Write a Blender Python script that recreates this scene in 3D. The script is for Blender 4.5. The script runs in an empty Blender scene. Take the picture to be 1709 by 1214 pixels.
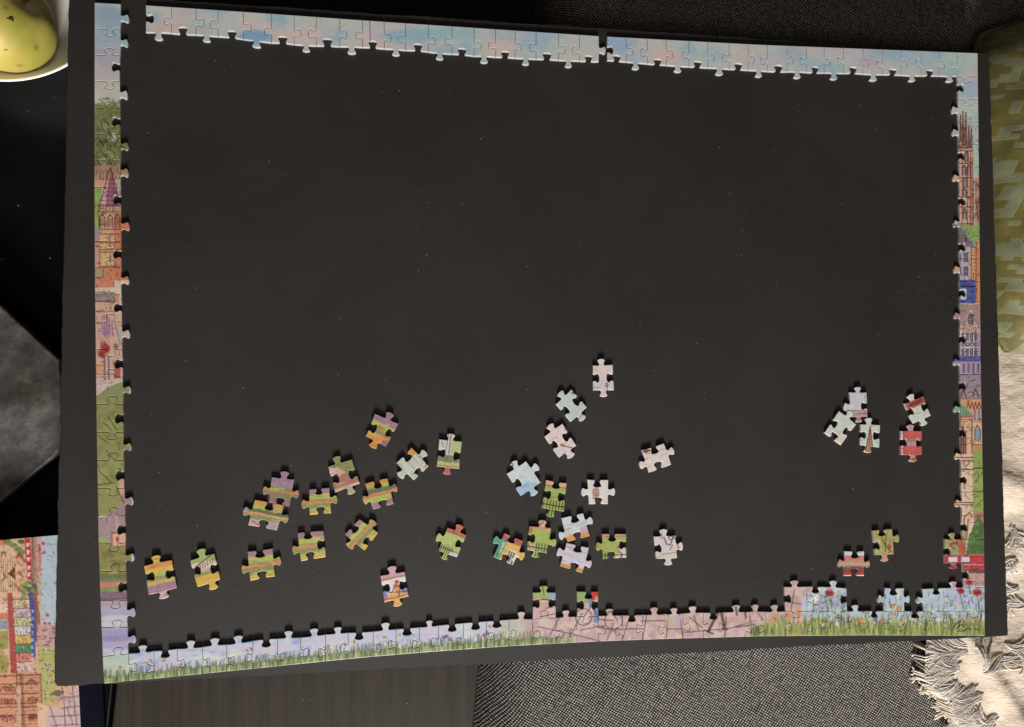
import bpy, bmesh, math, random
import numpy as np
from mathutils import Vector, Matrix
from mathutils.geometry import delaunay_2d_cdt

# ---------------------------------------------------------------- camera, world, lamps, exposure
scene = bpy.context.scene
COL = scene.collection
CAM_R = np.array([[0.98922173, -0.00221123, -0.14640859],
                  [-0.00459827, 0.99892369, -0.04615544],
                  [0.14635307, 0.04633119, 0.98814685]])
CAM_C = np.array([-.13252, -.04802, .64355])
FOC, PCX, PCY = 1329.0, 854.5, 607.0
cd = bpy.data.cameras.new('camera')
cd.sensor_width = 36.0
cd.lens = FOC / 1709.0 * 36.0
cd.clip_start = .01
cd.clip_end = 50
cam = bpy.data.objects.new('camera', cd)
COL.objects.link(cam)
m4 = np.eye(4); m4[:3, :3] = CAM_R; m4[:3, 3] = CAM_C
cam.matrix_world = Matrix(m4.tolist())
scene.camera = cam

world = bpy.data.worlds.new('World')
scene.world = world
world.use_nodes = True
bgn = world.node_tree.nodes['Background']
bgn.inputs[0].default_value = (1.0, .86, .74, 1)
bgn.inputs[1].default_value = .045

def area_lamp(name, loc, target, size, power, col):
    l = bpy.data.lights.new(name, 'AREA')
    l.shape = 'DISK'; l.size = size; l.energy = power; l.color = col
    o = bpy.data.objects.new(name, l); COL.objects.link(o)
    o.location = loc
    o.rotation_euler = (Vector(target) - Vector(loc)).to_track_quat('-Z', 'Y').to_euler()
    return o
KEY = area_lamp('floor_lamp_light', (-.09, -2.32, 1.04), (0, -.02, .05), .62, 118, (1.0, .95, .90))
SOFT = area_lamp('added_sheen_light', (-.05, -1.05, 1.75), (0, -.1, .05), .8, 4.2, (1.0, .95, .91))  # added soft light, gives the near board and table their sheen

scene.view_settings.view_transform = 'Standard'
scene.view_settings.look = 'None'
scene.view_settings.exposure = 0.35
scene.view_settings.gamma = 1.0
scene.view_settings.use_curve_mapping = False

# ---------------------------------------------------------------- helpers
ZB = .055            # top of the foam board above the tabletop
TH = .0021           # thickness of a puzzle piece
RNG = np.random.default_rng(11)
random.seed(5)

def at(px, py, z):
    """plan-sheet position -> point at height z"""
    d = CAM_R @ np.array([(px - PCX) / FOC, -(py - PCY) / FOC, -1.0])
    return CAM_C + d * ((z - CAM_C[2]) / d[2])
def board(px, py):
    p = at(px, py, ZB + TH)
    return np.array([p[0], p[1]])
def plan(xy, z=ZB + TH):
    q = (np.column_stack([xy, np.full(len(xy), z)]) - CAM_C) @ CAM_R
    return PCX + FOC * q[:, 0] / -q[:, 2], PCY - FOC * q[:, 1] / -q[:, 2]

def link(name, me, mat=None, parent=None, loc=(0, 0, 0)):
    o = bpy.data.objects.new(name, me)
    COL.objects.link(o)
    o.location = loc
    if mat is not None and me is not None:
        for m in (mat if isinstance(mat, (list, tuple)) else [mat]):
            me.materials.append(m)
    if parent is not None: o.parent = parent
    return o
def empty(name, loc):
    o = bpy.data.objects.new(name, None); COL.objects.link(o); o.location = loc
    o.empty_display_size = .02
    return o
def tag(o, label=None, cat=None, group=None, kind=None):
    if label: o['label'] = label
    if cat: o['category'] = cat
    if group: o['group'] = group
    if kind: o['kind'] = kind
    return o
def mesh(name, v, f, smooth=False):
    me = bpy.data.meshes.new(name)
    me.from_pydata([tuple(map(float, p)) for p in v], [], [tuple(map(int, q)) for q in f])
    if smooth:
        me.polygons.foreach_set('use_smooth', [True] * len(me.polygons))
    me.update()
    return me
def s2l(c):
    c = np.asarray(c, float) / 255.0
    return np.where(c <= .04045, c / 12.92, ((c + .055) / 1.055) ** 2.4)
def set_col(me, srgb, gain=1.0):
    lin = np.clip(s2l(np.clip(srgb, 0, 255)) * gain, 0, .92)
    a = me.color_attributes.new('print', 'FLOAT_COLOR', 'POINT')
    a.data.foreach_set('color', np.column_stack([lin, np.ones(len(lin))]).astype(np.float32).ravel())

def hash2(ix, iy, s):
    h = (ix.astype(np.int64) * 374761393 + iy.astype(np.int64) * 668265263 + s * 2147483647) & 0xffffffff
    h = ((h ^ (h >> 13)) * 1274126177) & 0xffffffff
    return ((h ^ (h >> 16)) & 0xffff) / 65535.0
def vnoise(x, y, s=0):
    ix, iy = np.floor(x), np.floor(y); fx, fy = x - ix, y - iy
    fx = fx * fx * (3 - 2 * fx); fy = fy * fy * (3 - 2 * fy)
    a, b = hash2(ix, iy, s), hash2(ix + 1, iy, s)
    c, d = hash2(ix, iy + 1, s), hash2(ix + 1, iy + 1, s)
    return (a * (1 - fx) + b * fx) * (1 - fy) + (c * (1 - fx) + d * fx) * fy
def fbm(x, y, s=0, o=3):
    t, a, n = 0, 1, 0
    for k in range(o):
        t = t + a * vnoise(x * 2 ** k, y * 2 ** k, s + 17 * k); n += a; a *= .55
    return t / n

# ---------------------------------------------------------------- materials
def new_mat(name):
    m = bpy.data.materials.new(name); m.use_nodes = True
    nt = m.node_tree
    return m, nt, nt.nodes['Principled BSDF']
def nd(nt, t, **kw):
    n = nt.nodes.new(t)
    for k, v in kw.items(): setattr(n, k, v)
    return n
def ramp(nt, stops):
    r = nt.nodes.new('ShaderNodeValToRGB')
    e = r.color_ramp.elements
    while len(e) < len(stops): e.new(.5)
    for q, (p, c) in zip(e, stops):
        q.position = p; q.color = tuple(c) + (1,) if len(c) == 3 else c
    return r
def coords(nt, scale=1.0, rot=0, kind='Object'):
    tc = nd(nt, 'ShaderNodeTexCoord'); mp = nd(nt, 'ShaderNodeMapping')
    mp.inputs['Scale'].default_value = (scale,) * 3 if not isinstance(scale, tuple) else scale
    mp.inputs['Rotation'].default_value = (0, 0, rot)
    nt.links.new(tc.outputs[kind], mp.inputs[0])
    return mp.outputs[0]
def noise(nt, vec, scale, detail=4, rough=.55):
    n = nd(nt, 'ShaderNodeTexNoise')
    n.inputs['Scale'].default_value = scale; n.inputs['Detail'].default_value = detail
    n.inputs['Roughness'].default_value = rough
    nt.links.new(vec, n.inputs['Vector'])
    return n
def bump(nt, b, height, strength, dist):
    n = nd(nt, 'ShaderNodeBump'); n.inputs['Strength'].default_value = strength
    n.inputs['Distance'].default_value = dist
    nt.links.new(height, n.inputs['Height']); nt.links.new(n.outputs[0], b.inputs['Normal'])
    return n
def simple(name, c, rough=.5, spec=.5, var=.25, scale=40, bstr=.0, bscale=400, bdist=.0005):
    m, nt, b = new_mat(name)
    v = coords(nt)
    n = noise(nt, v, scale)
    r = ramp(nt, [(.3, tuple(k * (1 - var) for k in c)), (.7, tuple(min(1, k * (1 + var)) for k in c))])
    nt.links.new(n.outputs[0], r.inputs[0]); nt.links.new(r.outputs[0], b.inputs['Base Color'])
    b.inputs['Roughness'].default_value = rough
    b.inputs['Specular IOR Level'].default_value = spec
    if bstr:
        bump(nt, b, noise(nt, v, bscale).outputs[0], bstr, bdist)
    return m

def print_mat(name, rough=.42):
    m, nt, b = new_mat(name)
    a = nd(nt, 'ShaderNodeAttribute', attribute_name='print')
    v = coords(nt)
    n = noise(nt, v, 900, 3)
    r = ramp(nt, [(.25, (.92, .92, .92)), (.75, (1, 1, 1))])
    mx = nd(nt, 'ShaderNodeMix', data_type='RGBA', blend_type='MULTIPLY')
    mx.inputs[0].default_value = 1.0
    nt.links.new(n.outputs[0], r.inputs[0])
    nt.links.new(a.outputs['Color'], mx.inputs[6]); nt.links.new(r.outputs[0], mx.inputs[7])
    nt.links.new(mx.outputs[2], b.inputs['Base Color'])
    b.inputs['Roughness'].default_value = rough
    b.inputs['Specular IOR Level'].default_value = .45
    bump(nt, b, noise(nt, v, 1600, 2).outputs[0], .12, .0002)
    return m
M_PRINT = print_mat('printed_card')
M_LID = print_mat('printed_lid', .35)

def board_mat():
    m, nt, b = new_mat('black_foam_board')
    v = coords(nt)
    n1 = noise(nt, v, 9, 5, .6)
    vs = coords(nt, (14, 240, 14))
    n2 = noise(nt, vs, 3, 3)
    r = ramp(nt, [(.22, (.0052, .0044, .0043)), (.5, (.0098, .0084, .0082)), (.8, (.0176, .0154, .0150))])
    mx = nd(nt, 'ShaderNodeMath', operation='MULTIPLY_ADD')
    mx.inputs[1].default_value = .22; mx.inputs[2].default_value = .385 - .22 * .5 + .11
    nt.links.new(n2.outputs[0], mx.inputs[0])
    ad = nd(nt, 'ShaderNodeMath', operation='MULTIPLY')
    ad2 = nd(nt, 'ShaderNodeMath', operation='ADD')
    nt.links.new(n1.outputs[0], ad.inputs[0]); ad.inputs[1].default_value = .5
    nt.links.new(ad.outputs[0], ad2.inputs[0]); nt.links.new(mx.outputs[0], ad2.inputs[1])
    n3 = noise(nt, v, 520, 4, .7)
    ad3 = nd(nt, 'ShaderNodeMath', operation='MULTIPLY_ADD'); ad3.inputs[1].default_value = .55; ad3.inputs[2].default_value = -.275
    nt.links.new(n3.outputs[0], ad3.inputs[0])
    ad4 = nd(nt, 'ShaderNodeMath', operation='ADD'); nt.links.new(ad2.outputs[0], ad4.inputs[0]); nt.links.new(ad3.outputs[0], ad4.inputs[1])
    nt.links.new(ad4.outputs[0], r.inputs[0]); nt.links.new(r.outputs[0], b.inputs['Base Color'])
    rg = nd(nt, 'ShaderNodeMapRange'); rg.inputs[3].default_value = .50; rg.inputs[4].default_value = .68
    nt.links.new(n1.outputs[0], rg.inputs[0]); nt.links.new(rg.outputs[0], b.inputs['Roughness'])
    b.inputs['Roughness'].default_value = .56
    b.inputs['Specular IOR Level'].default_value = .36
    bump(nt, b, noise(nt, v, 1100, 4, .7).outputs[0], .35, .0004)
    return m
M_BOARD = board_mat()
M_EDGE = simple('board_cut_edge', (.010, .009, .0085), .85, .25, .5, 300, .5, 900)

def wood_mat():
    m, nt, b = new_mat('black_brown_wood_lit')
    v = coords(nt, (85, 4, 30), math.radians(-4))
    n = noise(nt, v, 1.6, 6, .65)
    r = ramp(nt, [(.3, (.011, .0080, .0056)), (.7, (.030, .0222, .0158))])
    nt.links.new(n.outputs[0], r.inputs[0]); nt.links.new(r.outputs[0], b.inputs['Base Color'])
    b.inputs['Roughness'].default_value = .5
    b.inputs['Specular IOR Level'].default_value = .22
    bump(nt, b, n.outputs[0], .2, .0004)
    return m
M_WOOD = wood_mat()  # lighter brown of the near tabletop stands for reflected light
M_UNLIT = simple('table_unlit_black', (.0028, .0026, .0026), .3, .22, .3, 30)  # darker copy for the same tabletop where no reflection falls

def weave_mat():
    m, nt, b = new_mat('heathered_weave')
    tc = nd(nt, 'ShaderNodeTexCoord')
    # thread wobble
    nz = nd(nt, 'ShaderNodeTexNoise'); nz.inputs['Scale'].default_value = 30; nz.inputs['Detail'].default_value = 2
    nt.links.new(tc.outputs['Object'], nz.inputs['Vector'])
    wob = nd(nt, 'ShaderNodeVectorMath', operation='MULTIPLY_ADD')
    wob.inputs[1].default_value = (.0045, .0045, 0)
    nt.links.new(nz.outputs['Color'], wob.inputs[0]); nt.links.new(tc.outputs['Object'], wob.inputs[2])
    mp = nd(nt, 'ShaderNodeMapping'); mp.inputs['Rotation'].default_value = (0, 0, math.radians(-11))
    nt.links.new(wob.outputs[0], mp.inputs[0])
    sp = nd(nt, 'ShaderNodeSeparateXYZ'); nt.links.new(mp.outputs[0], sp.inputs[0])
    def wave(out, pitch):
        a = nd(nt, 'ShaderNodeMath', operation='MULTIPLY'); a.inputs[1].default_value = 2 * math.pi / pitch
        s = nd(nt, 'ShaderNodeMath', operation='SINE')
        nt.links.new(out, a.inputs[0]); nt.links.new(a.outputs[0], s.inputs[0]); return s.outputs[0]
    p = nd(nt, 'ShaderNodeMath', operation='MULTIPLY')
    nt.links.new(wave(sp.outputs[0], .0029), p.inputs[0]); nt.links.new(wave(sp.outputs[1], .0026), p.inputs[1])
    # per thread variation
    nz2 = nd(nt, 'ShaderNodeTexNoise'); nz2.inputs['Scale'].default_value = 520; nz2.inputs['Detail'].default_value = 2
    nt.links.new(tc.outputs['Object'], nz2.inputs['Vector'])
    ad = nd(nt, 'ShaderNodeMath', operation='MULTIPLY_ADD'); ad.inputs[1].default_value = 1.7; ad.inputs[2].default_value = -.85
    nt.links.new(nz2.outputs[0], ad.inputs[0])
    sm = nd(nt, 'ShaderNodeMath', operation='ADD')
    nt.links.new(p.outputs[0], sm.inputs[0]); nt.links.new(ad.outputs[0], sm.inputs[1])
    r = ramp(nt, [(.0, (.010, .010, .011)), (.36, (.022, .021, .022)), (.62, (.23, .212, .192)), (1, (.46, .42, .38))])
    mr = nd(nt, 'ShaderNodeMapRange'); mr.inputs[1].default_value = -.7; mr.inputs[2].default_value = 1.2
    nt.links.new(sm.outputs[0], mr.inputs[0]); nt.links.new(mr.outputs[0], r.inputs[0])
    nt.links.new(r.outputs[0], b.inputs['Base Color'])
    b.inputs['Roughness'].default_value = .95; b.inputs['Specular IOR Level'].default_value = .15
    bump(nt, b, mr.outputs[0], .4, .0008)
    return m
M_WEAVE = weave_mat()

# ---------------------------------------------------------------- setting: table, sofa, board
def extrude_poly(pts, z0, z1, bev=0.0, seg=3):
    bm = bmesh.new()
    vs = [bm.verts.new((p[0], p[1], z1)) for p in pts]
    f = bm.faces.new(vs)
    if f.normal.z < 0: f.normal_flip()
    bm.normal_update()
    if f.normal.z < 0: f.normal_flip()
    g = bmesh.ops.extrude_face_region(bm, geom=[f])
    for e in g['geom']:
        if isinstance(e, bmesh.types.BMVert): e.co.z = z0
    bmesh.ops.recalc_face_normals(bm, faces=bm.faces[:])
    if bev:
        ed = [e for e in bm.edges if all(abs(v.co.z - z1) < 1e-6 for v in e.verts)]
        bmesh.ops.bevel(bm, geom=ed, offset=bev, segments=seg, profile=.5, affect='EDGES')
    me = bpy.data.meshes.new('m'); bm.to_mesh(me); bm.free()
    return me

# one tabletop: black part, near part lighter, with reflected sheen in its colour
tl = at(892, 20, 0)[:2]; tb = at(796, 1150, 0)[:2]
dv = (tl - tb) / np.linalg.norm(tl - tb)
e_n = tb + dv * 1.0; e_m = tb + dv * .03; e_s = tb - dv * .35
nx = np.array([-dv[1], dv[0]])
if nx[0] > 0: nx = -nx
table = empty('coffee_table', (-.35, 0, 0))
tag(table, 'dark wood coffee table under the bowl, the slate slab and the puzzle box', 'table')
def child_poly(name, pts, z0, z1, mat, par, bev=.0):
    c = np.mean(pts, axis=0)
    me = extrude_poly([p - c for p in pts], z0, z1, bev)
    pl = par.location
    return link(name, me, mat, par, (c[0] - pl.x, c[1] - pl.y, -pl.z))
k_s = tb + dv * .12
child_poly('table_top', [k_s + dv * .0012, e_n, e_n + nx * 1.0, k_s + nx * 1.0 + dv * .0012], -.03, 0, M_UNLIT, table, .0015)
w_r = at(183, 1180, 0)[:2]
child_poly('table_top_lit', [e_s, k_s, k_s + nx * .272, e_s + nx * .272], -.03, -.0005, M_WOOD, table, .0015)
child_poly('table_top_unlit', [e_s + nx * .274, k_s + nx * .274, k_s + nx * 1.0, e_s + nx * 1.0], -.03, -.0004, M_UNLIT, table, .0015)

# sofa seat
ZS = .022
sl = at(905, 10, ZS)[:2]; sb = at(797, 1150, ZS)[:2]
sv = (sl - sb) / np.linalg.norm(sl - sb)
s_n = sb + sv * 1.1; s_s = sb - sv * .5
sx = np.array([sv[1], -sv[0]])
sofa = empty('sofa', (float(sb[0]) + .4, 0, -.3))
tag(sofa, 'sofa in black and grey flecked weave under the right half of the board', 'sofa')
def seat_mesh():
    # grid with a rounded left edge and slight sag
    nu, nv = 70, 120
    v = []; f = []
    for j in range(nv + 1):
        base = s_s + (s_n - s_s) * j / nv
        for i in range(nu + 1):
            t = i / nu
            d = .1 * t * 2 if t < .5 else .1 + (t - .5) * 2 * .9
            z = ZS - .055 * max(0, 1 - d / .045) ** 2.2
            p = base + sx * d
            z += .008 * (fbm(np.array([p[0] * 9]), np.array([p[1] * 9]), 3)[0] - .5)
            v.append((p[0] - sofa.location.x, p[1] - sofa.location.y, z + .3))
    for j in range(nv):
        for i in range(nu):
            a = j * (nu + 1) + i
            f.append((a, a + 1, a + nu + 2, a + nu + 1))
    # skirt down the left edge
    n0 = len(v)
    for j in range(nv + 1):
        q = v[j * (nu + 1)]; v.append((q[0] + .004, q[1], q[2] - .2))
    for j in range(nv):
        a = j * (nu + 1); f.append((a + nu + 1, n0 + j + 1, n0 + j, a))
    return mesh('seat', v, f, True)
link('seat_cushion', seat_mesh(), M_WEAVE, sofa)
def tube(pts, r, n=6, closed=False):
    pts = [Vector(p) for p in pts]; v = []; f = []
    N = len(pts)
    for i, p in enumerate(pts):
        t = (pts[min(i + 1, N - 1)] - pts[max(i - 1, 0)]).normalized()
        a = t.cross(Vector((0, 0, 1)));
        if a.length < 1e-4: a = t.cross(Vector((1, 0, 0)))
        a.normalize(); b = a.cross(t)
        rr = r[i] if isinstance(r, (list, tuple)) else r
        for k in range(n):
            an = 2 * math.pi * k / n
            v.append(p + a * math.cos(an) * rr + b * math.sin(an) * rr)
    for i in range(N - 1):
        for k in range(n):
            f.append((i * n + k, i * n + (k + 1) % n, (i + 1) * n + (k + 1) % n, (i + 1) * n + k))
    f.append(tuple(range(n))[::-1]); f.append(tuple((N - 1) * n + k for k in range(n)))
    return v, f

# black foam board
W2, H2 = .36, .2406
def board_mesh():
    out = []
    rr = random.Random(3)
    def side(a, b, n):
        for i in range(n):
            t = i / n
            p = np.array(a) * (1 - t) + np.array(b) * t
            d = np.array(b) - np.array(a); d /= np.linalg.norm(d)
            nrm = np.array([d[1], -d[0]])
            w = (fbm(np.array([p[0] * 60 + 9]), np.array([p[1] * 60]), 5)[0] - .5) * .0010
            w += (vnoise(np.array([p[0] * 300.]), np.array([p[1] * 300.]), 8)[0] - .5) * .0008
            edge = min(i, n - i)
            out.append(p + nrm * w * min(1, edge / 4))
    r = .0045
    def arc(cx, cy, a0, rad=r):
        for k in range(1, 5):
            a = a0 + k / 5 * math.pi / 2
            out.append(np.array([cx + rad * math.cos(a), cy + rad * math.sin(a)]))
    def c(x, y): return (x, y)
    # ccw starting bottom-left
    side(c(-W2 + r, -H2), c(W2 - .002, -H2), 160); arc(W2 - .002, -H2 + .002, -math.pi / 2, .002)
    side(c(W2, -H2 + .002), c(W2, H2 - .003), 110); arc(W2 - .003, H2 - .003, 0, .003)
    side(c(W2 - .003, H2), c(-W2 + .003, H2), 160); arc(-W2 + .003, H2 - .003, math.pi / 2, .003)
    side(c(-W2, H2 - .003), c(-W2, -H2 + r), 110); arc(-W2 + r, -H2 + r, math.pi, r)
    n = len(out)
    v = []; f = []
    cen = np.array([0, 0])
    def ring(inset, z):
        for i, p in enumerate(out):
            d = out[(i + 1) % n] - out[i - 1]; d = d / np.linalg.norm(d)
            q = p - np.array([d[1], -d[0]]) * inset
            v.append((q[0], q[1], z))
    ring(.0007, 0); ring(.0002, -.00025); ring(0, -.0007); ring(.0002, -.0043); ring(.0008, -.005)
    f.append(tuple(range(n)))
    mats = [0]
    for k in range(4):
        for i in range(n):
            j = (i + 1) % n
            f.append((k * n + j, k * n + i, (k + 1) * n + i, (k + 1) * n + j)); mats.append(1)
    f.append(tuple(4 * n + i for i in range(n))[::-1]); mats.append(1)
    me = mesh('board', v, f)
    me.materials.append(M_BOARD); me.materials.append(M_EDGE)
    me.polygons.foreach_set('material_index', mats)
    return me
fb = link('foam_board', board_mesh(), None, None, (0, 0, ZB))
tag(fb, 'large thin black foam board that carries the jigsaw puzzle', 'board')

# ---------------------------------------------------------------- the jigsaw: outlines
def catmull(pts, sub):
    pts = np.array(pts, float); out = []
    P = np.vstack([pts[0] * 2 - pts[1], pts, pts[-1] * 2 - pts[-2]])
    for i in range(1, len(P) - 2):
        p0, p1, p2, p3 = P[i - 1], P[i], P[i + 1], P[i + 2]
        for k in range(sub):
            t = k / sub
            out.append(.5 * ((2 * p1) + (-p0 + p2) * t + (2 * p0 - 5 * p1 + 4 * p2 - p3) * t * t + (-p0 + 3 * p1 - 3 * p2 + p3) * t ** 3))
    out.append(P[-2])
    return np.array(out)
HALF = [(-3.15, 0.0), (-2.45, .22), (-2.08, .85), (-2.12, 1.75), (-2.62, 2.8), (-3.05, 3.7), (-2.95, 4.45), (-2.1, 5.0), (-1.0, 5.3)]
def knob(sign, size, rng):
    sx_ = size * rng.uniform(.93, 1.08); sy_ = size * rng.uniform(.92, 1.06); sk = rng.uniform(-.25, .25)
    pts = [(x * sx_ + sk * y * .12, y * sy_) for x, y in HALF]
    pts += [(0, 5.38 * sy_)] + [(-x * sx_ + sk * y * .12, y * sy_) for x, y in HALF[::-1]]
    c = catmull(pts, 3) * .001
    c[:, 1] *= sign
    return c
def edge(A, B, sign=0, t=.5, size=1.0, rng=RNG):
    """points from A up to (not including) B; bulge to the left of A->B"""
    A = np.array(A, float); B = np.array(B, float)
    d = B - A; L = np.linalg.norm(d); d = d / L; n = np.array([-d[1], d[0]])
    loc = []
    bow = rng.uniform(-.00025, .00025) if sign else 0
    if sign == 0:
        m = max(3, int(L / .0022))
        for i in range(m): loc.append((L * i / m, 0))
    else:
        k = knob(sign, size * min(1.0, L / .0165), rng); c = L * t
        s0 = c + k[0, 0]; s1 = c + k[-1, 0]
        for i in range(4): loc.append((s0 * i / 4, bow * math.sin(math.pi * i / 8)))
        for p in k: loc.append((c + p[0], p[1] + bow))
        for i in range(1, 4): loc.append((s1 + (L - s1) * i / 4, bow * math.cos(math.pi * i / 8)))
    return np.array([A + d * x + n * y for x, y in loc])

def inset_poly(P, d):
    a = np.roll(P, 1, 0); b = np.roll(P, -1, 0)
    t1 = P - a; t2 = b - P
    t1 /= np.maximum(np.linalg.norm(t1, axis=1, keepdims=True), 1e-9); t2 /= np.maximum(np.linalg.norm(t2, axis=1, keepdims=True), 1e-9)
    n1 = np.stack([t1[:, 1], -t1[:, 0]], 1); n2 = np.stack([t2[:, 1], -t2[:, 0]], 1)   # inward for clockwise
    n = n1 + n2; l = np.linalg.norm(n, axis=1, keepdims=True); n = n / np.maximum(l, 1e-6)
    c = np.clip((n * n1).sum(1, keepdims=True), .55, 1)
    return P + n * d / c
def inside(P, Q):
    x, y = Q[:, 0], Q[:, 1]; r = np.zeros(len(Q), bool)
    x1, y1 = P[:, 0], P[:, 1]; x2, y2 = np.roll(x1, -1), np.roll(y1, -1)
    for i in range(len(P)):
        if y1[i] == y2[i]: continue
        c = ((y1[i] > y) != (y2[i] > y))
        r ^= c & (x < (x2[i] - x1[i]) * (y - y1[i]) / (y2[i] - y1[i]) + x1[i])
    return r

STEP = .00047
def piece_geo(outline, gap=.00011):
    """clockwise outline in board space -> vertices, faces, number of printed vertices"""
    keep = np.linalg.norm(outline - np.roll(outline, 1, 0), axis=1) > 4e-5
    P0 = inset_poly(outline[keep], gap)
    P1 = inset_poly(P0, .00036)
    lo = P1.min(0); hi = P1.max(0)
    gx, gy = np.meshgrid(np.arange(lo[0], hi[0], STEP), np.arange(lo[1], hi[1], STEP))
    Q = np.column_stack([gx.ravel(), gy.ravel()])
    Q[:, 0] += (np.arange(len(Q)) // gx.shape[1] % 2) * STEP * .5
    Q = Q[inside(P1, Q)]
    dmin = np.full(len(Q), 1.0)
    for p in P1: dmin = np.minimum(dmin, np.hypot(Q[:, 0] - p[0], Q[:, 1] - p[1]))
    Q = Q[dmin > STEP * .55]
    n = len(P1)
    sc = 1000.0
    inp = [Vector((float(a) * sc, float(b) * sc)) for a, b in np.vstack([P1, Q])]
    ov, oe, of, _, _, _ = delaunay_2d_cdt(inp, [(i, (i + 1) % n) for i in range(n)], [], 1, 1e-6)
    ov = np.array([(v.x / sc, v.y / sc) for v in ov])
    nt_ = len(ov)
    m = len(P0)
    V = [np.column_stack([ov, np.full(nt_, TH)]),
         np.column_stack([P1, np.full(m, TH)]),
         np.column_stack([inset_poly(P0, .00009), np.full(m, TH - .00010)]),
         np.column_stack([P0, np.full(m, TH - .00032)]),
         np.column_stack([P0, np.full(m, TH - .00032)]),
         np.column_stack([P0, np.full(m, .00002)])]
    F = []
    for q in of:
        a, b, c = ov[q[0]], ov[q[1]], ov[q[2]]
        if (b[0] - a[0]) * (c[1] - a[1]) - (b[1] - a[1]) * (c[0] - a[0]) < 0: q = q[::-1]
        F.append(tuple(q))
    o = [nt_, nt_ + m, nt_ + 2 * m, nt_ + 3 * m, nt_ + 4 * m]
    for r0, r1 in ((0, 1), (1, 2), (3, 4)):
        for i in range(m):
            j = (i + 1) % m
            F.append((o[r0] + i, o[r0] + j, o[r1] + j, o[r1] + i))
    F.append(tuple(o[4] + i for i in range(m)))
    return np.vstack(V), F, nt_ + 3 * m

# ---------------------------------------------------------------- painting of the print (plain colours at mesh points)
class Art:
    def __init__(s, x, y, base):
        s.x = np.asarray(x, float); s.y = np.asarray(y, float)
        s.c = np.tile(np.array(base, float), (len(s.x), 1))
    def mix(s, i, col, a):
        a = np.asarray(a)
        if a.ndim: a = a[:, None]
        s.c[i] = s.c[i] * (1 - a) + np.array(col, float) * a
    def box(s, x0, y0, x1, y1): return np.nonzero((s.x >= x0) & (s.x <= x1) & (s.y >= y0) & (s.y <= y1))[0]
    def poly(s, pts, col, a=1.0, tex=0.0):
        P = np.array(pts, float)
        i = s.box(P[:, 0].min(), P[:, 1].min(), P[:, 0].max(), P[:, 1].max())
        if not len(i): return
        i = i[inside(P, np.column_stack([s.x[i], s.y[i]]))]
        if not len(i): return
        al = a
        if tex: al = np.clip(a - tex * fbm(s.x[i] / 5, s.y[i] / 5, 3), 0, 1)
        s.mix(i, col, al)
    def rect(s, x0, y0, x1, y1, col, a=1.0, tex=0.0):
        s.poly([(x0, y0), (x1, y0), (x1, y1), (x0, y1)], col, a, tex)
    def line(s, pts, col, w=1.2, a=.8):
        if w <= 1.5: col = tuple(k * .74 for k in col); a = min(.95, a * 1.2)
        for (x0, y0), (x1, y1) in zip(pts[:-1], pts[1:]):
            i = s.box(min(x0, x1) - w - 1, min(y0, y1) - w - 1, max(x0, x1) + w + 1, max(y0, y1) + w + 1)
            if not len(i): continue
            dx, dy = x1 - x0, y1 - y0; L2 = dx * dx + dy * dy + 1e-9
            t = np.clip(((s.x[i] - x0) * dx + (s.y[i] - y0) * dy) / L2, 0, 1)
            d = np.hypot(s.x[i] - x0 - t * dx, s.y[i] - y0 - t * dy)
            s.mix(i, col, a * np.clip((w / 2 + .7 - d) / 1.1, 0, 1))
    def blob(s, x, y, rx, ry, col, a=.8, wob=.35, sd=0):
        i = s.box(x - rx * 1.5, y - ry * 1.5, x + rx * 1.5, y + ry * 1.5)
        if not len(i): return
        d = np.hypot((s.x[i] - x) / rx, (s.y[i] - y) / ry) + wob * (fbm(s.x[i] / (rx * .8 + 1), s.y[i] / (ry * .8 + 1), 7 + sd) - .5) * 2
        s.mix(i, col, a * np.clip((1.1 - d) / .55, 0, 1))
    def flower(s, x, y, r, col, ctr=(230, 190, 90)):
        for k in range(5):
            an = k * 1.2566 + x
            s.blob(x + math.cos(an) * r * .6, y + math.sin(an) * r * .6, r * .55, r * .55, col, .85, .1)
        s.blob(x, y, r * .4, r * .4, ctr, .8, 0)
    def wash(s, amp=14, sc=6.0, sd=0, sel=None):
        n = np.stack([fbm(s.x / sc, s.y / sc, 31 + sd), fbm(s.x / sc, s.y / sc, 47 + sd), fbm(s.x / sc, s.y / sc, 61 + sd)], 1) - .5
        g = (fbm(s.x / (sc * .5), s.y / (sc * .5), 91 + sd) - .5)[:, None]
        s.c += n * amp + g * amp * 1.4
    def hatch(s, x0, y0, x1, y1, col, n, w=1, a=.5, ang=90, ln=6, rr=None):
        rr = rr or random.Random(int(x0 * 7 + y0))
        for _ in range(n):
            x = rr.uniform(x0, x1); y = rr.uniform(y0, y1); an = math.radians(ang + rr.uniform(-22, 22)); l = ln * rr.uniform(.5, 1.2)
            s.line([(x, y), (x + math.cos(an) * l, y + math.sin(an) * l)], col, w, a)

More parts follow.
